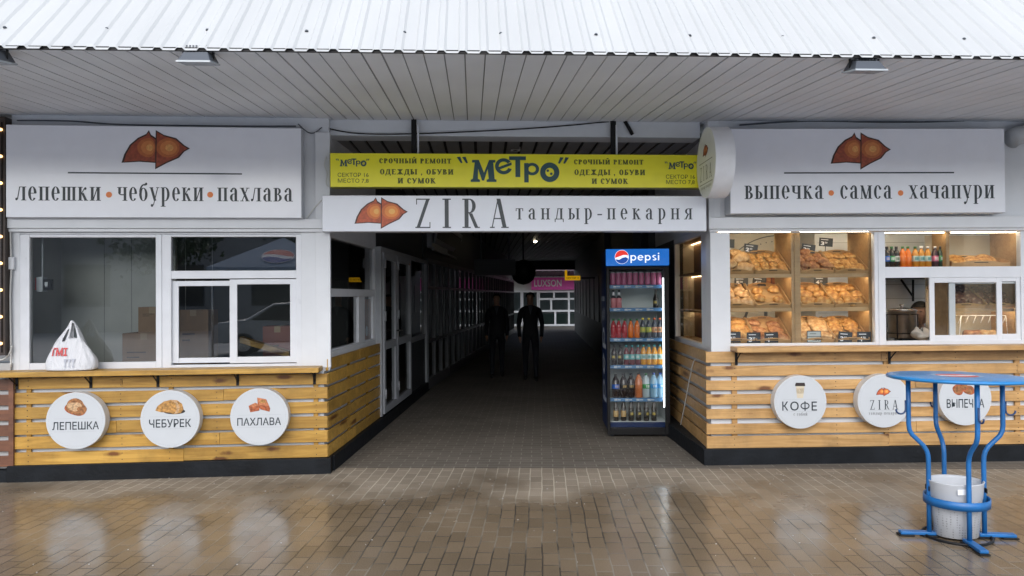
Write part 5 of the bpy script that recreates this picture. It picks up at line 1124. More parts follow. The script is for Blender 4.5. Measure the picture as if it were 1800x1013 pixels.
# low round loaves under a clear cover
zl2 = zr0+.035
for k, px in enumerate((1708, 1735)):
    p = FR.px(px, 585, .42); me = dough('ring', bm_brown if not k else bm_pale, 80+k, .085, .085, .05); ob = bpy.data.objects.new('round_loaf', me); COL.objects.link(ob)
    ob.matrix_world = FR.M @ Matrix.Translation((p.x, .42, zr0+.06)); ob['label'] = ('brown seeded loaf under the wire rack behind the sash', 'pale crusty loaf under the wire rack behind the sash')[k]; ob['category'] = 'loaf'; ob['group'] = 'loaves on the hatch counter'
b = MB(); b.rnd = .3; b.box(f0, RW-.3, .18, .62, zr0-.06, zr0+.0); solo(b, 'hatch_worktop', OAK, 'oak worktop inside the serving hatch', 'worktop', FR, (q(1650), .4, zr0-.06))
o = thing('wire_rack', 'thin white wire rack over the loaves behind the sash', 'rack', FR, (q(1720), .42, zr0))
b = MB(); ra, rb = FR.px(1684, 560, .38).x, FR.px(1762, 560, .38).x; rz = FR.px(1720, 555, .38).z
for t_ in range(7):
    x_ = ra+(rb-ra)*t_/6; b.tube([(x_-.05, .30, rz-.07), (x_, .33, rz), (x_, .52, rz)], .0022, 5)
for yy in (.33, .52): b.tube([(ra, yy, rz), (rb, yy, rz)], .0026, 5)
b.tube([(ra, .33, rz), (ra-.05, .30, zr0)], .003, 5); b.tube([(rb, .33, rz), (rb, .30, zr0)], .003, 5)
b.build('wires', PVC, o)
# ================================================================== SERVING HATCH
p = FR.px(1586, 570, .75); k = 7.75/1300
o = thing('tea_urn', 'tall steel urn with lid standing inside the open hatch', 'urn', FR, (p.x, .75, zr0))
r_ = 23*k; zb_ = FR.px(1586, 594, .75).z; zt_ = FR.px(1586, 546, .75).z
b = MB(); b.lathe([(r_*.96, zb_), (r_, zb_+.01), (r_, zt_-.01), (r_*1.04, zt_-.005), (r_*1.04, zt_+.004), (r_*.98, zt_+.006)], (p.x, .75, 0), 28); b.build('pot', mat('dull steel pot', (.30, .27, .24), .3, .9, noise=.2), o)
b = MB(); b.lathe([(r_*1.0, zt_+.0065), (r_*.8, zt_+.02), (r_*.3, zt_+.03), (.012, zt_+.032), (.012, zt_+.045), (.028, zt_+.05), (.028, zt_+.064), (0, zt_+.07)], (p.x, .75, 0), 24); b.build('lid', STEEL, o)
b = MB()
for zz_ in (zb_+.05, zt_-.04):
    b.tube([(p.x+(r_+.012)*math.cos(a*.3927), .75+(r_+.012)*math.sin(a*.3927), zz_) for a in range(17)], .004, 6)
for a in (-2.4, -.8, .8, 2.4): b.tube([(p.x+(r_+.012)*math.cos(a), .75+(r_+.012)*math.sin(a), zr0), (p.x+(r_+.012)*math.cos(a), .75+(r_+.012)*math.sin(a), zt_-.04)], .005, 6)
b.build('wire_stand', BLACKM, o)
a0, a1, a2 = FR.px(1584, 492, 1.4), FR.px(1605, 492, 1.4), FR.px(1605, 530, 1.4)
b = MB(); b.tube([a0, (a1.x, a2.y, a2.z+.05)], .012, 6); b.tube([(a1.x, a1.y, a1.z), a2], .012, 6); b.box(a0.x-.5, a1.x+.3, 1.2, 1.444, a0.z+.005, a0.z+.03)
solo(b, 'wall_shelf', BLACKM, 'dark shelf with a slanting bracket on the tiled wall inside the hatch', 'shelf', FR, (a1.x, 1.4, a1.z))

SKIN = mat('skin', (.52, .30, .20), .5, noise=.08, nscale=30); HAIR = mat('black hair', (.010, .009, .009), .6, noise=.3, nscale=60)
SHIRT = mat('dark navy shirt', (.012, .015, .022), .8, noise=.2, nscale=20)
EYEW = mat('eye white', (.55, .53, .5), .3, noise=0); LIP = mat('lip', (.30, .10, .08), .5, noise=0)
def skin_body(verts, edges, name, sub=2):
    """limbs and trunk grown as one surface round a skeleton"""
    me = bpy.data.meshes.new(name); me.from_pydata([v_[0] for v_ in verts], edges, []); ob = bpy.data.objects.new(name, me); COL.objects.link(ob)
    ob.modifiers.new('skin', 'SKIN'); s_ = ob.modifiers.new('sub', 'SUBSURF'); s_.levels = sub; s_.render_levels = sub
    lay = me.skin_vertices[0].data if me.skin_vertices else me.attributes
    for i, v_ in enumerate(verts):
        r = v_[1]; lay[i].radius = r if isinstance(r, tuple) else (r, r); lay[i].use_root = (i == 0)
    m2 = bpy.data.meshes.new_from_object(ob.evaluated_get(bpy.context.evaluated_depsgraph_get())); m2.name = name
    COL.objects.unlink(ob); bpy.data.objects.remove(ob); bpy.data.meshes.remove(me)
    for p_ in m2.polygons: p_.use_smooth = True
    return m2
def head_mesh(bmh, c, s, yaw=0):
    """head with brow, eyes, nose, mouth, chin and ears; faces local -y; s = height"""
    M = Matrix.Translation(c) @ Matrix.Rotation(yaw, 4, 'Z')
    st = len(bmh.verts); r = bmesh.ops.create_uvsphere(bmh, u_segments=24, v_segments=20, radius=.5)
    for v_ in r['verts']:
        x, y, z = v_.co; w = .74
        if z < 0: w = .74-.30*(-z*2)**1.6*.55
        front = max(0, -y*2)
        X = x*w; Y = y*(.92 if y > 0 else .84); Z = z
        if z < -.18: Y -= front*.05*min(1, (-z-.18)*4)          # chin forward
        if y < 0:
            nx = math.exp(-(x/.07)**2); nz = math.exp(-((z+.03)/.11)**2); Y -= .10*nx*nz*(1 if z < .05 else .5)      # nose
            for sx_ in (-1, 1): Y += .035*math.exp(-((x-sx_*.17)/.09)**2-((z-.03)/.06)**2)   # eye sockets
            Y -= .02*math.exp(-((z-.11)/.04)**2)*front          # brow
            Y -= .02*math.exp(-(x/.12)**2-((z+.26)/.04)**2)     # lips
        v_.co = M @ (Vector((X, Y, Z))*s)
    fs = set(f for v_ in r['verts'] for f in v_.link_faces)
    for f in fs: f.material_index = 1; f.smooth = True
    def blob_(pos, rad, mi, sc=(1, 1, 1)):
        q_ = bmesh.ops.create_uvsphere(bmh, u_segments=10, v_segments=8, radius=rad*s)
        for v_ in q_['verts']: v_.co = M @ (Vector((v_.co.x*sc[0], v_.co.y*sc[1], v_.co.z*sc[2]))+Vector(pos)*s)
        for f in set(f for v_ in q_['verts'] for f in v_.link_faces): f.material_index = mi; f.smooth = True
    for sx_ in (-1, 1):
        blob_((sx_*.13, -.335, .03), .042, 2, (1.2, .8, .7)); blob_((sx_*.13, -.365, .03), .02, 3, (1, .6, 1))
        blob_((sx_*.135, -.385, .10), .06, 3, (1.25, .35, .22)); blob_((sx_*.37, .02, 0), .09, 1, (.35, .8, 1.2))
    blob_((0, -.405, -.235), .07, 4, (1.1, .35, .2))
def hair_mesh(c, s, yaw=0):
    M = Matrix.Translation(c) @ Matrix.Rotation(yaw, 4, 'Z'); bmh = bmesh.new(); r = bmesh.ops.create_uvsphere(bmh, u_segments=24, v_segments=18, radius=.53)
    dele = []
    for v_ in list(bmh.verts):
        x, y, z = v_.co
        lim = .20 if y < -.2 else (-.02 if y < .05 else -.22)
        if z < lim: dele.append(v_); continue
        v_.co = M @ (Vector((x*.80, y*.93, z*1.03+.012*math.sin(x*30)*math.cos(y*25)))*s)
    bmesh.ops.delete(bmh, geom=dele, context='VERTS'); me = bpy.data.meshes.new('hair'); bmh.to_mesh(me); bmh.free(); me.materials.append(HAIR)
    for p_ in me.polygons: p_.use_smooth = True
    return me
def join(me, extra):
    bmh = bmesh.new(); bmh.from_mesh(me); extra(bmh); bmh.to_mesh(me); bmh.free()
def place(me, name, fr, off=(0, 0, 0)):
    ob = bpy.data.objects.new(name, me); COL.objects.link(ob); ob.matrix_world = fr.M @ Matrix.Translation(Vector(off)); return ob
# vendor bending over the worktop
hp = FR.px(1613, 551, 1.02); hs_ = 40*(hp+Vector((0, 6.98, 0))).y/1300
VX = hp.x+.03
vv = [((VX, 1.12, .95), (.17, .12)), ((VX, 1.12, 1.10), (.18, .12)), ((VX, 1.10, hp.z-.26), (.17, .10)), ((VX, 1.06, hp.z-.16), .058), ((VX, 1.03, hp.z-.03), .05),
      ((VX-.19, 1.10, hp.z-.24), .065), ((VX-.25, .98, hp.z-.42), .048), ((VX-.10, .72, hp.z-.47), .036), ((VX-.06, .66, hp.z-.47), .032),
      ((VX+.19, 1.10, hp.z-.24), .065), ((VX+.25, .98, hp.z-.42), .048), ((VX+.12, .74, hp.z-.47), .036), ((VX+.08, .68, hp.z-.47), .032)]
me = skin_body(vv, [(0,1),(1,2),(2,3),(3,4),(2,5),(5,6),(6,7),(7,8),(2,9),(9,10),(10,11),(11,12)], 'person')
for m_ in (SHIRT, SKIN, EYEW, HAIR, LIP): me.materials.append(m_)
for p_ in me.polygons: p_.material_index = 1 if (p_.center.z > hp.z-.165 and p_.center.y > .9) or p_.center.y < .80 else 0
join(me, lambda bh: head_mesh(bh, (VX-.01, 1.0, hp.z), hs_, R(-8)))
vend = place(me, 'person', FR); vend['label'] = 'dark haired vendor in a dark shirt looking out of the open hatch'; vend['category'] = 'person'
hm = hair_mesh((VX-.01, 1.0, hp.z), hs_, R(-8)); h = bpy.data.objects.new('hair', hm); COL.objects.link(h); h.parent = vend
# crumpled white cloth on the hatch sill
b = MB(); rg = random.Random(3); p = FR.px(1617, 590, .5); n1, n2 = 14, 12; vs = []
for j in range(n2):
    for i in range(n1):
        a = 2*math.pi*i/n1; t_ = j/(n2-1); rr_ = .085*math.sin(math.pi*(.15+.85*t_))*(1+.25*math.sin(3*a+j)+rg.uniform(-.08, .08))
        vs.append((p.x+rr_*math.cos(a)*1.1+.02*t_, .5+rr_*math.sin(a)*.8, zr0+.002+.13*(1-t_)*(1+.2*math.sin(2*a+1))))
b.add(vs, [(j*n1+i, j*n1+(i+1) % n1, (j+1)*n1+(i+1) % n1, (j+1)*n1+i) for j in range(n2-1) for i in range(n1)], True)
solo(b, 'cloth', mat('white cloth', (.62, .58, .52), .8), 'crumpled white cloth inside the open hatch in front of the vendor', 'cloth', FR, (p.x, .5, zr0), sub=1)
# small dark coffee things left of the urn, scales behind the sash
p = FR.px(1652, 575, .5); b = MB(); b.box(p.x-.09, p.x+.09, .42, .6, zr0, zr0+.07); b.box(p.x-.02, p.x+.02, .5, .53, zr0+.07, zr0+.17); b.box(p.x-.08, p.x+.06, .48, .5, zr0+.15, zr0+.22)
solo(b, 'kitchen_scale', mat('grey scale', (.25, .28, .30), .4), 'grey kitchen scale behind the sliding sash', 'scale', FR, (p.x, .5, zr0), bevel=.006)

# ================================================================== LEFT KIOSK INSIDE AND SHELF
p = FL.px(70, 499, .30); b = MB(); a = FL.Rc(64, 487, 75, 513, .2); b.box(a[0], a[1], .2, .28, a[2], a[3]); b.mi = 1; c = FL.Rc(75.2, 491, 88, 510, .2); b.box(c[0], c[1], .21, .26, c[2], c[3]); b.mi = 2; d = FL.Rc(60, 488, 63.6, 510, .2); b.box(d[0], d[1], .21, .26, d[2], d[3]); b.mi = 3
e = FL.Rc(78.5, 496, 84, 506, .21); b.prism([(e[0], e[3]), (e[1], e[3]), (e[1], e[2]+(e[3]-e[2])*.5), (e[1]-.006, e[2]), ((e[0]+e[1])/2, e[2]+.02), (e[0]+.006, e[2]), (e[0], e[2]+(e[3]-e[2])*.5)], .2065, .2095)
b.mi = 0; b.tube([((a[0]+a[1])/2, .25, a[3]), ((a[0]+a[1])/2-.01, .27, a[3]+.4)], .008, 6); b.box(a[0]+.01, a[1]-.01, .281, .32, a[2]+.02, a[3]-.02)
solo(b, 'card_reader', [PVC, BLACKM, RED, WLET], 'white and black wall device with a tooth mark behind the left window', 'device', FL, (p.x, .3, p.z), bevel=.003)
for k, (r, v_, lab_) in enumerate((((215, 586, 290, 634), .45, 'wide brown cardboard box at the bottom behind the left window'), ((243, 540, 292, 585.5), .46, 'smaller brown box stacked on the wide box'), ((313, 545, 366, 596), .70, 'brown cardboard box behind the left sliding sash'), ((462, 574, 513, 622), .72, 'reddish brown box behind the right sliding sash'))):
    a = FL.Rc(*r, v_); o = None; b = MB(); zf = zS-.35 if k in (0, 2, 3) else a[2]
    b.box(a[0], a[1], v_, v_+.32, zf, a[3]); b.mi = 1; b.box((a[0]+a[1])/2-.03, (a[0]+a[1])/2+.03, v_-.001, v_+.321, a[3]-.06, a[3]+.001)
    b.mi = 2; b.box(a[0]+.04, a[0]+(a[1]-a[0])*.55, v_-.0015, v_, zf+(a[3]-zf)*.72, zf+(a[3]-zf)*.74); b.box(a[0]+.04, a[0]+(a[1]-a[0])*.4, v_-.0015, v_, zf+(a[3]-zf)*.65, zf+(a[3]-zf)*.67)
    solo(b, 'cardboard_box', [CARD if k != 3 else mat('reddish cardboard', (.30, .11, .08), .8), mat('packing tape', (.40, .28, .16), .4), mat('box print', (.08, .05, .03), .7)], lab_, 'box', FL, (a[0], v_, zf), 'boxes inside the left kiosk', bevel=.003)
pa, pb = FL.px(421, 598, .25), FL.px(508, 624, .35); d_ = (pb-pa); b = MB(); b.rnd = .4
b.hexa([pa+Vector((0,0,-.025)), pb+Vector((0,0,-.025)), pb+Vector((0,.12,-.025)), pa+Vector((0,.12,-.025)), pa+Vector((0,0,.03)), pb+Vector((0,0,.03)), pb+Vector((0,.12,.03)), pa+Vector((0,.12,.03))])
solo(b, 'wooden_board', WOODL, 'slanting pale wooden board behind the right sliding sash', 'board', FL, tuple(pa), bevel=.002)
b = MB(); b.box(uL+.1, LW-.2, .2, .9, zS-.4, zS-.355); solo(b, 'inner_worktop', mat('dim worktop', (.14, .13, .12), .5), 'dim worktop inside the left kiosk carrying the boxes', 'worktop', FL, (1.4, .5, zS-.4))
# carrier bag
BAGM, n, l, bs = nodes('thin white plastic'); bs.inputs['Base Color'].default_value = (.60, .61, .64, 1); bs.inputs['Roughness'].default_value = .35; bs.inputs['Subsurface Weight'].default_value = .2; bs.inputs['Subsurface Radius'].default_value = (.05, .05, .05)
tc = n.new('ShaderNodeTexCoord'); mp = n.new('ShaderNodeMapping'); mp.inputs['Scale'].default_value = (30, 30, 7); l.new(tc.outputs['Object'], mp.inputs[0]); t = n.new('ShaderNodeTexNoise'); t.inputs['Scale'].default_value = 1; t.inputs['Detail'].default_value = 4; t.inputs['Distortion'].default_value = 1.5; l.new(mp.outputs[0], t.inputs['Vector'])
bp = n.new('ShaderNodeBump'); bp.inputs['Strength'].default_value = .7; bp.inputs['Distance'].default_value = .012; l.new(t.outputs['Fac'], bp.inputs['Height']); l.new(bp.outputs[0], bs.inputs['Normal'])
BV = -.035
cx_ = FL.px(126, 650, BV).x; hw0 = (FL.px(171, 650, BV).x-FL.px(82, 650, BV).x)/2
Hb = FL.px(126, 563, BV).z-czL
prof = [(t_, (.95, 1.0, 1.02)[k_] if k_ < 3 else 1.0-(t_-.2)*1.205, 0) for k_, t_ in enumerate((0, .02, .10, .20, .30, .40, .50, .58, .64, .70, .76, .82, .88, .94, 1.0))]
def bag_r(t_, a): return 1+(.05*math.sin(5*a+t_*7)+.03*math.sin(11*a-t_*5))*min(1, t_*2.5)
def bag_dep(t_): return .088*(1-t_*.86)
b = MB(); vs = []; NN = 48
for (t_, w_, dx) in prof:
    for i in range(NN):
        a = 2*math.pi*i/NN; c_, s_ = math.cos(a), math.sin(a); e_ = .75
        vs.append((cx_+hw0*w_*math.copysign(abs(c_)**e_, c_)*bag_r(t_, a)+.01*t_*math.sin(t_*9), BV+bag_dep(t_)*math.copysign(abs(s_)**e_, s_)*bag_r(t_, a), czL+.001+Hb*t_))
fs = [tuple(range(NN-1, -1, -1)), tuple((len(prof)-1)*NN+i for i in range(NN))]
for j_ in range(len(prof)-1):
    tm = (prof[j_][0]+prof[j_+1][0])/2
    for i in range(NN):
        c_ = math.cos(2*math.pi*(i+.5)/NN); s_ = math.sin(2*math.pi*(i+.5)/NN)
        if .63 < tm < .93 and .02 < c_ < .62: continue            # opening of the right handle
        if .57 < tm < .80 and -.42 < c_ < -.10 and s_ < 0: continue   # slit between the front straps
        fs.append((j_*NN+i, j_*NN+(i+1) % NN, (j_+1)*NN+(i+1) % NN, (j_+1)*NN+i))
b.add(vs, fs, True)
o = thing('carrier_bag', 'white plastic carrier bag with red print standing on the left counter', 'bag', FL, (cx_, BV, czL))
bo = b.build('bag', BAGM, o, sub=1); md = bpy.data.objects[bo].modifiers.new('sheet', 'SOLIDIFY'); md.thickness = .001
b = MB(); sans(b, 'ТМІ', 0, 1, 0, 1, 0, .03); 
def wrapbag(bb, u0, u1, t0, t1):
    for i, p_ in enumerate(bb.v):
        u = u0+(u1-u0)*p_.x; t_ = t0+(t1-t0)*p_.z; w_ = hw0*(1.0 if t_ < .2 else 1.0-(t_-.2)*1.205); q_ = max(-.98, min(.98, (u-cx_)/w_))
        dep = bag_dep(t_)*(1-abs(q_)**(2/.75))**(.75/2)*1.09
        bb.v[i] = Vector((u, BV-dep-.004, czL+Hb*t_))
wrapbag(b, cx_-hw0*.72, cx_-hw0*.02, .30, .46); b.build('red_print', RED, o)
b = MB()
for i in range(3): b.add([(i*.33, 0, .0), (i*.33+.12, 0, .0), (i*.33+.12, 0, .15), (i*.33, 0, .15)], [(0,1,2,3)]); b.add([(i*.33+.03, 0, .15), (i*.33+.08, 0, .15), (i*.33+.08, 0, .6), (i*.33+.03, 0, .6)], [(0,1,2,3)]); b.add([(i*.33-.02, 0, .6), (i*.33+.14, 0, .6), (i*.33+.2, 0, 1), (i*.33-.06, 0, 1)], [(0,1,2,3)])
wrapbag(b, cx_-hw0*.1, cx_+hw0*.38, .08, .24); b.build('grey_print', mat('faded grey print', (.42, .44, .50), .5), o)

# ================================================================== TABLE AND BIN
tb = ray(1682, 944); tb = CAM+tb*(-1.6/tb.z)
FT = Fr((tb.x, tb.y), (1, 0)); kk = tb.y/1300
TH = 1.6-(659-514.5)*kk
o = thing('standing_table', 'round blue metal standing table with four bent legs', 'table', FT, (0, 0, 0))
b = MB(); b.X = Matrix.Translation((.015, 0, TH-.03)) @ Matrix.Rotation(R(.7), 4, 'Y') @ Matrix.Rotation(R(-1.2), 4, 'X'); b.lathe([(0, 0), (.405, 0), (.416, .004), (.42, .012), (.416, .02), (.405, .024), (0, .024)], (0, 0, 0), 72)
# decal: worn drink sticker
n = b.build('tabletop', mat('worn blue table top', (.02, .20, .48), .3, noise=.18, nscale=5), o)
TX = b.X.copy(); b = MB(); b.X = TX
def ell(rx, ry, z, cx=0, cy=0, n=40): b.add([(cx+rx*math.cos(2*math.pi*k_/n), cy+ry*math.sin(2*math.pi*k_/n), z) for k_ in range(n)], [tuple(range(n))])
rg = random.Random(6)
b.mi = 0; ell(.15, .15, .0255); b.mi = 1; ell(.125, .125, .0262); b.mi = 2
b.add([(-.12, -.03, .0268), (.0, -.045, .0268), (.12, -.01, .0268), (.12, .035, .0268), (0, .01, .0268), (-.115, .035, .0268)], [(0,1,2,3,4,5)])
b.mi = 0
for k_ in range(11): a = rg.uniform(0, 6.28); rr_ = rg.uniform(.12, .36); ell(rg.uniform(.006, .03), rg.uniform(.004, .018), .0256+k_*.00006, rr_*math.cos(a)-.06, rr_*math.sin(a))
b.build('worn_sticker', [mat('worn pale patch', (.32, .46, .62), .5, noise=.4, nscale=40), RED, WLET], n)
pts = []
LEGA = [R(a) for a in (-97, -7, 83, 173)]
for th in LEGA:
    c_, s_ = math.cos(th), math.sin(th); P_leg = []
    for r, z in ((.29, TH-.03), (.29, .84), (.29, .73), (.285, .695), (.27, .665), (.20, .595), (.18, .56), (.172, .53), (.17, .50), (.17, .30), (.17, .01)): P_leg.append((r*c_, r*s_, z))
    b = MB(); b.tube(P_leg, .0148, 12); n = b.build('leg', BLUE, o)
    b = MB(); rr_ = .308; tq = (-s_, c_)
    for sg in (1,):
        pts = [(rr_*c_, rr_*s_, .89)]+[((rr_+.03-.03*math.cos(a))*c_, (rr_+.03-.03*math.cos(a))*s_, .83-.03*math.sin(a)) for a in [math.pi*j/8 for j in range(9)]]
        b.tube(pts, .006, 8)
    b.build('hook', mat('dark blue hook', (.02, .05, .14), .4), n)
    b = MB(); b.X = Matrix.Rotation(th, 4, 'Z'); b.box(.13, .355, -.026, .026, .012, .032); b.mi = 1; b.box(.27, .368, -.032, .032, .001, .0118); b.box(.12, .22, -.036, .036, .001, .0118)
    b.build('foot', [BLUE, BLACKM], o, .004)
b = MB(); N_ = 48; ro, ri = .193, .187; vs = []
for (r, z) in ((ro, .218), (ro, .272), (ri, .272), (ri, .218)):
    for i in range(N_): vs.append((r*math.cos(2*math.pi*i/N_), r*math.sin(2*math.pi*i/N_), z))
b.add(vs, [(k_*N_+i, k_*N_+(i+1) % N_, ((k_+1) % 4)*N_+(i+1) % N_, ((k_+1) % 4)*N_+i) for k_ in range(4) for i in range(N_)], True)
b.build('hoop', BLUE, o)
b = MB(); b.tube([(.2*math.cos(2*math.pi*i/32), .2*math.sin(2*math.pi*i/32), .012) for i in range(33)], .009, 6, False); b.build('base_ring', BLACKM, o)
# bin
bm_, n, l, bs = nodes('perforated grey plastic'); bs.inputs['Roughness'].default_value = .45
tc = n.new('ShaderNodeTexCoord'); vo = n.new('ShaderNodeTexVoronoi'); vo.inputs['Scale'].default_value = 62; vo.inputs['Randomness'].default_value = .15; l.new(tc.outputs['Object'], vo.inputs['Vector'])
cr = n.new('ShaderNodeValToRGB'); cr.color_ramp.elements[0].position = .18; cr.color_ramp.elements[0].color = (.27, .28, .30, 1); cr.color_ramp.elements[1].position = .34; cr.color_ramp.elements[1].color = (.50, .52, .55, 1); l.new(vo.outputs['Distance'], cr.inputs[0]); l.new(cr.outputs[0], bs.inputs['Base Color'])
PLG = mat('grey plastic', (.52, .54, .57), .4)
o = thing('waste_bin', 'pale grey perforated plastic bin standing inside the blue table legs', 'bin', FT, (0, 0, .012))
b = MB(); N_ = 44
def oval(z, rx, ry): return [(rx*math.cos(2*math.pi*i/N_)-.005, ry*math.sin(2*math.pi*i/N_), z) for i in range(N_)]
def rings(b, L_, smooth=True): b.add([p_ for r in L_ for p_ in r], [(j*N_+i, j*N_+(i+1) % N_, (j+1)*N_+(i+1) % N_, (j+1)*N_+i) for j in range(len(L_)-1) for i in range(N_)], smooth)
rings(b, [oval(.016, .128, .105), oval(.02, .135, .112), oval(.26, .157, .132)]); b.add(oval(.018, .13, .107), [tuple(range(N_))]); b.build('basket', bm_, o)
b = MB(); rings(b, [oval(.26, .157, .132), oval(.265, .160, .135), oval(.365, .168, .143), oval(.372, .172, .147), oval(.374, .168, .142), oval(.36, .163, .138), oval(.10, .14, .115), oval(.03, .13, .108)]); b.build('rim', PLG, o)
b = MB(); b.X = Matrix.Rotation(R(-12), 4, 'Z'); b.box(.166, .171, -.035, .035, .30, .33); b.box(-.176, -.170, -.035, .035, .30, .33); b.build('grip_slot', BLACKM, o)
b = MB(); b.box(-.075, -.025, -.1425, -.1385, .31, .345); b.build('sticker', WLET, o)

# ================================================================== PEOPLE IN THE PASSAGE
CO = mat('dark jacket', (.014, .016, .022), .8, noise=.2, nscale=15); TR_ = mat('dark trousers', (.010, .012, .018), .85); SH_ = mat('dark shoe', (.006, .006, .006), .5)
def walker(px, d, H, label, phase, elbow, bag=None):
    w_ = wp(px, 520, d); fr = Fr((w_.x, w_.y), (1, 0)); k = H/1.75
    P = lambda x, y, z: (x*k, y*k, z*k)
    V_ = [(P(0, 0, .93), (.155*k, .11*k)), (P(0, 0, 1.10), (.15*k, .105*k)), (P(0, -.01, 1.30), (.185*k, .115*k)), (P(0, 0, 1.43), (.12*k, .085*k)), (P(0, -.005, 1.50), .058*k), (P(0, -.015, 1.56), .062*k), (P(0, -.02, 1.655), (.078*k, .095*k)), (P(0, -.01, 1.72), (.06*k, .075*k))]
    E_ = [(i, i+1) for i in range(7)]
    for s in (-1, 1):
        i = len(V_); f_ = s*phase
        V_ += [(P(s*.178, 0, 1.395), .064*k), (P(s*(.222+elbow), .05, 1.13), .052*k), (P(s*(.22+elbow*.2), -.06, .92), .038*k), (P(s*(.21), -.09, .85), (.022*k, .042*k))]
        E_ += [(3, i), (i, i+1), (i+1, i+2), (i+2, i+3)]
        for f in range(5):   # fingers and thumb, slightly curled
            j = len(V_); a = (f-1.8)*.016
            if f == 4: V_ += [(P(s*.195, -.12, .835), .009*k), (P(s*.185, -.135, .80), .008*k)]
            else: V_ += [(P(s*.212, -.09+a, .79), .009*k), (P(s*.203, -.10+a, .745+abs(f-1.5)*.008), .0075*k)]
            E_ += [(i+3, j), (j, j+1)]
        i = len(V_)
        V_ += [(P(s*.09, 0, .88), .09*k), (P(s*.10, -.06*f_-.03, .48), .062*k), (P(s*.10, -.16*f_+.03, .10), .045*k), (P(s*.10, -.17*f_+.02, .045), .042*k), (P(s*.115, -.17*f_-.13, .035), (.042*k, .033*k))]
        E_ += [(0, i), (i, i+1), (i+1, i+2), (i+2, i+3), (i+3, i+4)]
    me = skin_body(V_, E_, 'person')
    for m_ in (CO, SKIN, TR_, SH_): me.materials.append(m_)
    for p_ in me.polygons:
        z = p_.center.z/k; p_.material_index = 1 if z > 1.49 or (z < .87 and abs(p_.center.x) > .165*k and z > .7) else (3 if z < .09 else (2 if z < .90 else 0))
    ob = place(me, 'person', fr); ob['label'] = label; ob['category'] = 'person'; ob['group'] = 'men walking in the passage'
    hm = bpy.data.meshes.new('hair'); bmh = bmesh.new(); bmesh.ops.create_uvsphere(bmh, u_segments=16, v_segments=12, radius=.1*k)
    bmesh.ops.delete(bmh, geom=[v_ for v_ in bmh.verts if v_.co.z < (.03 if v_.co.y < -.03 else -.02)*k], context='VERTS')
    for v_ in bmh.verts: v_.co = Vector((v_.co.x*.95, v_.co.y*1.12-.012*k, v_.co.z*1.0+1.66*k))
    bmh.to_mesh(hm); bmh.free(); hm.materials.append(HAIR); h = bpy.data.objects.new('hair', hm); COL.objects.link(h); h.parent = ob
    b = MB(); b.poly([(-.045*k, 1.47*k), (.045*k, 1.47*k), (0, 1.30*k)], -.125*k); b.poly([(-.05*k, 1.50*k), (.05*k, 1.50*k), (.045*k, 1.4705*k), (-.045*k, 1.4705*k)], -.10*k)
    OFF[ob.name] = Vector((0, 0, 0)); FRM[ob.name] = fr; b.build('shirt_front', mat('grey shirt', (.10, .11, .13), .8), ob.name)
    return fr, k
walker(932, 14.0, 1.66, 'man in a dark jacket walking in front of the bright far end', 1.0, .012)
fr, k = walker(873, 14.6, 1.64, 'man in dark clothes walking by the dark left side of the passage', -.8, -.01)

# ================================================================== FLOODLIGHTS, CABLES, EDGES
def flood(px, py, d, label):
    c = wp(px, py, d); fr = Fr((c.x, c.y, c.z), (1, CY)); s = d/1300
    o = thing('floodlight', label, 'floodlight', fr, (0, 0, 0), 'floodlights under the canopy edge')
    w = 28*s; b = MB()
    b.hexa([(-w, -.08, -.03), (w, -.08, -.03), (w*1.02, .07, .0), (-w*1.02, .07, .0), (-w*.75, -.05, .03), (w*.75, -.05, .03), (w*.75, .05, .055), (-w*.75, .05, .055)]); b.build('lamp_body', GREYM, o, .004)
    b = MB(); b.hexa([(-w*1.04, -.09, -.042), (w*1.04, -.09, -.042), (w*1.06, .08, -.012), (-w*1.06, .08, -.012), (-w*1.04, -.09, -.0315), (w*1.04, -.09, -.0315), (w*1.06, .08, -.0015), (-w*1.06, .08, -.0015)]); b.build('front_glass', mat('pale lamp glass', (.35, .38, .40), .15), o)
    b = MB()
    for i in range(7): xx = -w*.6+i*w*.2; b.box(xx-.004, xx+.004, -.035, .04, .04, .075)
    b.build('cooling_fins', GREYM, o)
    zt = max(.09, sz(c.y-4.45-CY*c.x)-c.z-.002)
    b = MB(); b.tube([(-w*.9, 0, .0), (-w*.95, 0, zt)], .007, 6); b.tube([(w*.9, 0, .0), (w*.95, 0, zt)], .007, 6); b.tube([(-w*.95, 0, zt-.004), (w*.95, 0, zt-.004)], .007, 6); b.build('bracket', BLACKM, o)
    b = MB(); b.tube([(0, 0, .05), (.03, -.02, .07), (.06, 0, .06), (.02, .01, zt)], .005, 6); b.build('cable', BLACKM, o)
flood(349, 105, 4.40, 'grey floodlight under the left part of the canopy edge')
flood(-14, 104, 4.33, 'grey floodlight cut off at the left edge under the canopy')
flood(1519, 120, 4.62, 'dark floodlight under the right part of the canopy edge')
def cable(fr, v, pts, r, m, label, name='cable'):
    P_ = [fr.px(x, y, v) for x, y in pts]; Q = []
    for i in range(len(P_)-1):
        p0, p1, p2, p3 = P_[max(i-1, 0)], P_[i], P_[i+1], P_[min(i+2, len(P_)-1)]
        for j in range(6):
            t_ = j/6; Q.append(.5*((2*p1)+(p2-p0)*t_+(2*p0-5*p1+4*p2-p3)*t_*t_+(3*p1-p0-3*p2+p3)*t_**3))
    Q.append(P_[-1]); b = MB(); b.tube(Q, r, 6); return solo(b, name, m, label, 'cable', fr, tuple(P_[0]))
cable(FPR, .03, [(1222, 632), (1218, 640), (1212, 668), (1205, 705), (1198, 740), (1190, 772)], .006, CABLEW, 'white cable hanging down the slats beside the fridge')
cable(FM, .05, [(574, 275), (570, 290), (575, 305), (573, 320), (577, 329)], .004, CABLEW, 'thin white wire looping at the left end of the yellow board')
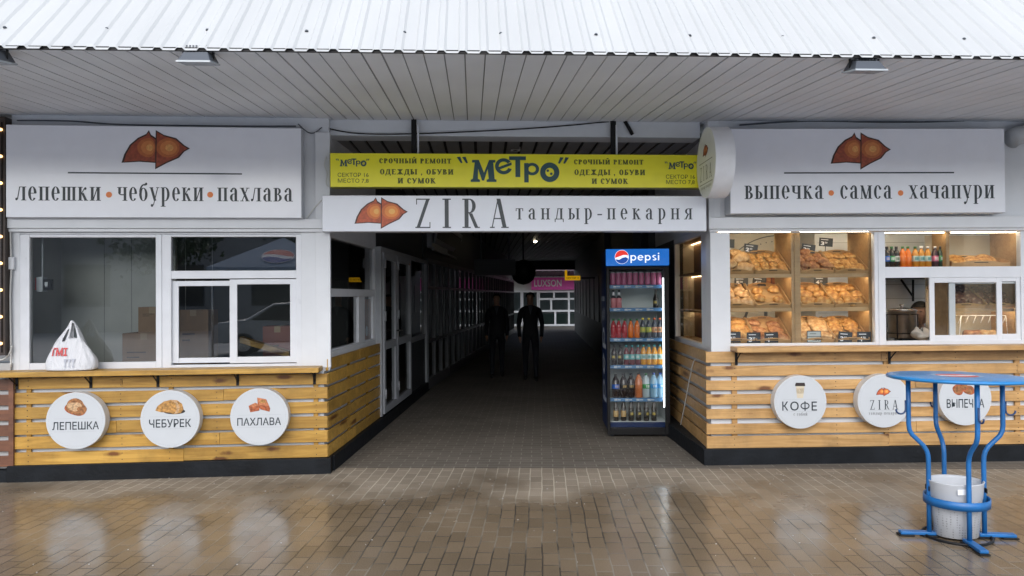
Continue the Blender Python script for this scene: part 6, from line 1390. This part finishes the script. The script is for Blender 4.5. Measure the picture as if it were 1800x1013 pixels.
cable(FL, .07, [(566, 352), (556, 362), (548, 372), (538, 386), (532, 402)], .006, CABLEW, 'white cable running down the post between the left sign and the name board')
cable(FM, .16, [(560, 222), (620, 234), (700, 236), (820, 232), (960, 224), (1070, 214)], .006, BLACKM, 'black cable sagging along the lintel above the yellow board')
cable(FL, .08, [(30, 212), (120, 213), (210, 219), (330, 221), (430, 222), (520, 222)], .006, GREYM, 'grey cable along the top of the left fascia sign')
cable(FL, .08, [(524, 218), (540, 232), (552, 234), (566, 224)], .005, GREYM, 'short grey wire loop at the upper right of the left sign')
cable(FR, .08, [(1300, 220), (1420, 213), (1560, 215), (1680, 213), (1752, 207)], .008, GREYM, 'dark cable along the soffit above the right fascia sign')
cable(FL, .06, [(18, 405), (19, 440), (20, 470), (18, 520), (19, 600), (19, 645)], .007, CABLEW, 'white cable down the left edge of the left kiosk')
cable(FL, .05, [(-20, 632), (4, 632), (16, 622), (21, 608)], .007, CABLEW, 'white cable curving to the wall at the far left edge')
b = MB(); a = FL.Rc(14, 452, 25, 474, .06); b.box(a[0], a[1], .05, .085, a[2], a[3]); solo(b, 'switch_box', WHITE, 'small white switch box on the left edge of the left kiosk', 'switch box', FL, (a[0], .08, a[2]), bevel=.004)
p0 = FR.px(1775, 243, .02); b = MB(); b.tube([(p0.x, .02, p0.z-.02), (p0.x+.06, .02, p0.z+.02), (p0.x+.2, .02, p0.z+.05), (p0.x+.6, .02, p0.z+.06)], .09, 18); solo(b, 'drain_pipe', mat('pale grey pipe', (.42, .44, .46), .4), 'pale grey pipe at the upper right beside the right fascia sign', 'pipe', FR, tuple(p0), )
# neighbouring kiosk at the left edge
o = thing('neighbour_kiosk', 'brown slatted kiosk with bulbs cut off at the left edge', 'kiosk', FL, (-.6, .1, 0))
ua = FL.px(9, 400, .0).x; b = MB(); b.box(-1.6, ua, .0, .3, FL.px(5, 625, 0).z, 3.2); b.build('dark_panel', mat('dark brown panel', (.035, .022, .016), .5, noise=.3), o)
b = MB()
ub = FL.px(22, 730, .0).x
for i in range(6):
    y0, y1 = 668+i*27, 668+i*27+19; b.rnd = i*.17; b.box(-1.6, ub-.04, .03, .052, FL.px(10, y1, 0).z, FL.px(10, y0, 0).z)
b.build('slat_cladding', WOODN, o, .002)
b = MB(); b.rnd = .5; b.box(ub-.045, ub-.005, .02, .06, FL.px(10, 826, 0).z, FL.px(10, 664, 0).z); b.build('edge_post', WOODN, o)
b = MB(); b.box(-1.6, ub-.05, .06, .3, FL.px(5, 826, 0).z, FL.px(5, 640, 0).z); b.build('wall', mat('pale backing', (.4, .4, .4), .6), o)
b = MB(); b.box(-1.6, .045, .01, .3, -.05, FL.px(5, 828, 0).z); b.build('plinth', BLACKP, o)
o2 = thing('string_light', 'string of warm bulbs on the dark panel at the left edge', 'string light', FL, (ua-.03, 0, 2))
for k in range(9):
    p = FL.px(1.5, 228+k*47, -.01); b = MB(); b.lathe([(0, -.014), (.011, -.009), (.014, 0), (.011, .009), (0, .014)], (p.x, -.012, p.z), 10); b.build('bulb', BULB, o2)
p0, p1 = FL.px(3, 215, -.006), FL.px(3, 620, -.006); b = MB(); b.tube([p0, p1], .004, 5); b.build('wire', BLACKM, o2)

# ================================================================== STREET BEHIND THE CAMERA (seen in the glass)
FB = Fr((0, -24), (-1, 0))
o = thing('street_house', 'plain grey house across the street, reflected in the kiosk windows', 'house', FB, (0, 0, 0))
b = MB(); b.box(-26, 26, 0, 6, -.05, 5.2); b.build('wall', mat('grey brown render', (.30, .30, .30), .8, noise=.2, nscale=.6), o)
b = MB(); b.box(-26.3, 26.3, -.4, 6.3, 5.2, 5.5); b.build('roof', DARKW, o)
for i in range(12):
    for z in (1.2,):
        x = -24+i*4.2; b = MB(); ring_frame(b, x, x+2.0, z, z+2.0, .08, -.03, .03); n = b.build('window', DARKW, o); pane(FB, (x+.08, x+1.92, z+.08, z+1.92), -.001, n, mat('house pane', (.03, .035, .04), .1))
LEAF = mat('dark leaf', (.035, .06, .02), .6, noise=.3)
for k, (x, y) in enumerate(((-9, -15), (-3.5, -17), (5, -16), (11, -15))):
    fr = Fr((x, y), (1, 0)); o = thing('street_tree', 'leafy street tree behind the camera, %s from the left' % ('first second third fourth'.split()[k]), 'tree', fr, (0, 0, 0), 'street trees')
    rg = random.Random(k); b = MB(); b.tube([(0, 0, -.05), (.05, 0, 1.2), (0, .1, 2.6), (.1, .1, 4.5)], [.17, .14, .11, .05], 8)
    for a in range(5): b.tube([(0, .05, 2.2+a*.3), (math.cos(a*1.3)*.8, math.sin(a*1.3)*.8, 3.3+a*.3), (math.cos(a*1.3)*1.5, math.sin(a*1.3)*1.5, 3.9+a*.3)], [.06, .04, .015], 6)
    b.build('trunk', mat('bark', (.07, .055, .045), .9, noise=.3), o)
    b = MB(); cl = [(rg.gauss(0, .9), rg.gauss(0, .9), 4.2+rg.gauss(0, .8)) for _ in range(16)]
    for i in range(1500):
        c_ = cl[rg.randrange(16)]; p_ = Vector((c_[0]+rg.gauss(0, .38), c_[1]+rg.gauss(0, .38), c_[2]+rg.gauss(0, .33))); u_ = Vector((rg.gauss(0, 1), rg.gauss(0, 1), rg.gauss(0, 1))).normalized()*.11; w_ = u_.cross(Vector((rg.gauss(0, 1), rg.gauss(0, 1), 1))).normalized()*.07
        b.add([p_-u_, p_-w_, p_+u_, p_+w_], [(0, 1, 2, 3)])
    b.build('crown', LEAF, o)
def car(x, y, rz, col, label):
    fr = Fr((x, y), (math.cos(rz), math.sin(rz))); o = thing('parked_car', label, 'car', fr, (0, 0, 0), 'cars parked behind the camera')
    pr = [(-2.1, .35), (-2.15, .6), (-2.05, .82), (-1.3, .92), (-.75, 1.38), (-.3, 1.46), (.5, 1.44), (1.25, 1.0), (1.95, .92), (2.15, .75), (2.15, .35)]
    b = MB(); b.prism(pr, -.82, .82); b.build('body', mat('car paint '+col[0], col[1], .2, .2), o, .06)
    b = MB(); b.prism([(-1.15, .95), (-.7, 1.34), (-.28, 1.40), (-.05, 1.40), (-.05, .95)], -.826, .826); b.prism([(.02, .95), (.02, 1.40), (.48, 1.38), (1.1, .98)], -.826, .826); b.build('window', mat('car glass', (.015, .018, .02), .08), o)
    for wx in (-1.3, 1.3):
        for wy in (-.84, .66): b = MB(); b.disc((wx, 0, .31), .31, wy, wy+.18, 28); n = b.build('wheel', mat('tyre', (.02, .02, .02), .8), o); b = MB(); b.disc((wx, 0, .31), .19, wy-.006, wy+.186, 20); b.build('rim', STEEL, n)
car(-3.6, -8.2, math.pi, ('silver', (.42, .44, .46)), 'silver car parked on the left behind the camera')
car(1.6, -8.6, math.pi, ('grey', (.20, .24, .30)), 'blue grey car parked in the middle behind the camera')
car(7.2, -8.4, math.pi, ('white', (.6, .6, .6)), 'white car parked on the right behind the camera')
fr = Fr((-3.6, -5.4), (1, 0)); o = thing('market_tent', 'pale blue market tent with a round drink emblem behind the camera', 'tent', fr, (0, 0, 0))
b = MB()
for sx_ in (-1.4, 1.4):
    for sy_ in (-1.4, 1.4): b.tube([(sx_, sy_, 0), (sx_, sy_, 2.3)], .025, 8)
b.build('pole', STEEL, o)
b = MB(); c_ = [(-1.5, 1.5, 2.3), (1.5, 1.5, 2.3), (1.5, -1.5, 2.3), (-1.5, -1.5, 2.3)]
b.add(c_+[(0, 0, 3.1)], [(0, 4, 1), (1, 4, 2), (2, 4, 3), (3, 4, 0)]); b.add(c_+[(x, y, 2.05) for x, y, z in c_], [(0, 1, 5, 4), (1, 2, 6, 5), (2, 3, 7, 6), (3, 0, 4, 7)]); b.build('roof', mat('pale blue canvas', (.34, .42, .52), .7), o)
b = MB(); T2 = Matrix.Rotation(R(180), 4, 'Z') @ Matrix.Translation((0, -1.5, 2.3)) @ Matrix.Rotation(R(-62), 4, 'X'); b.X = T2
globe(b, 0, .55, .36, -.02, 1); b.build('emblem', [WLET, WLET, RED, mat('deep blue print', (.01, .05, .3), .5)], o)
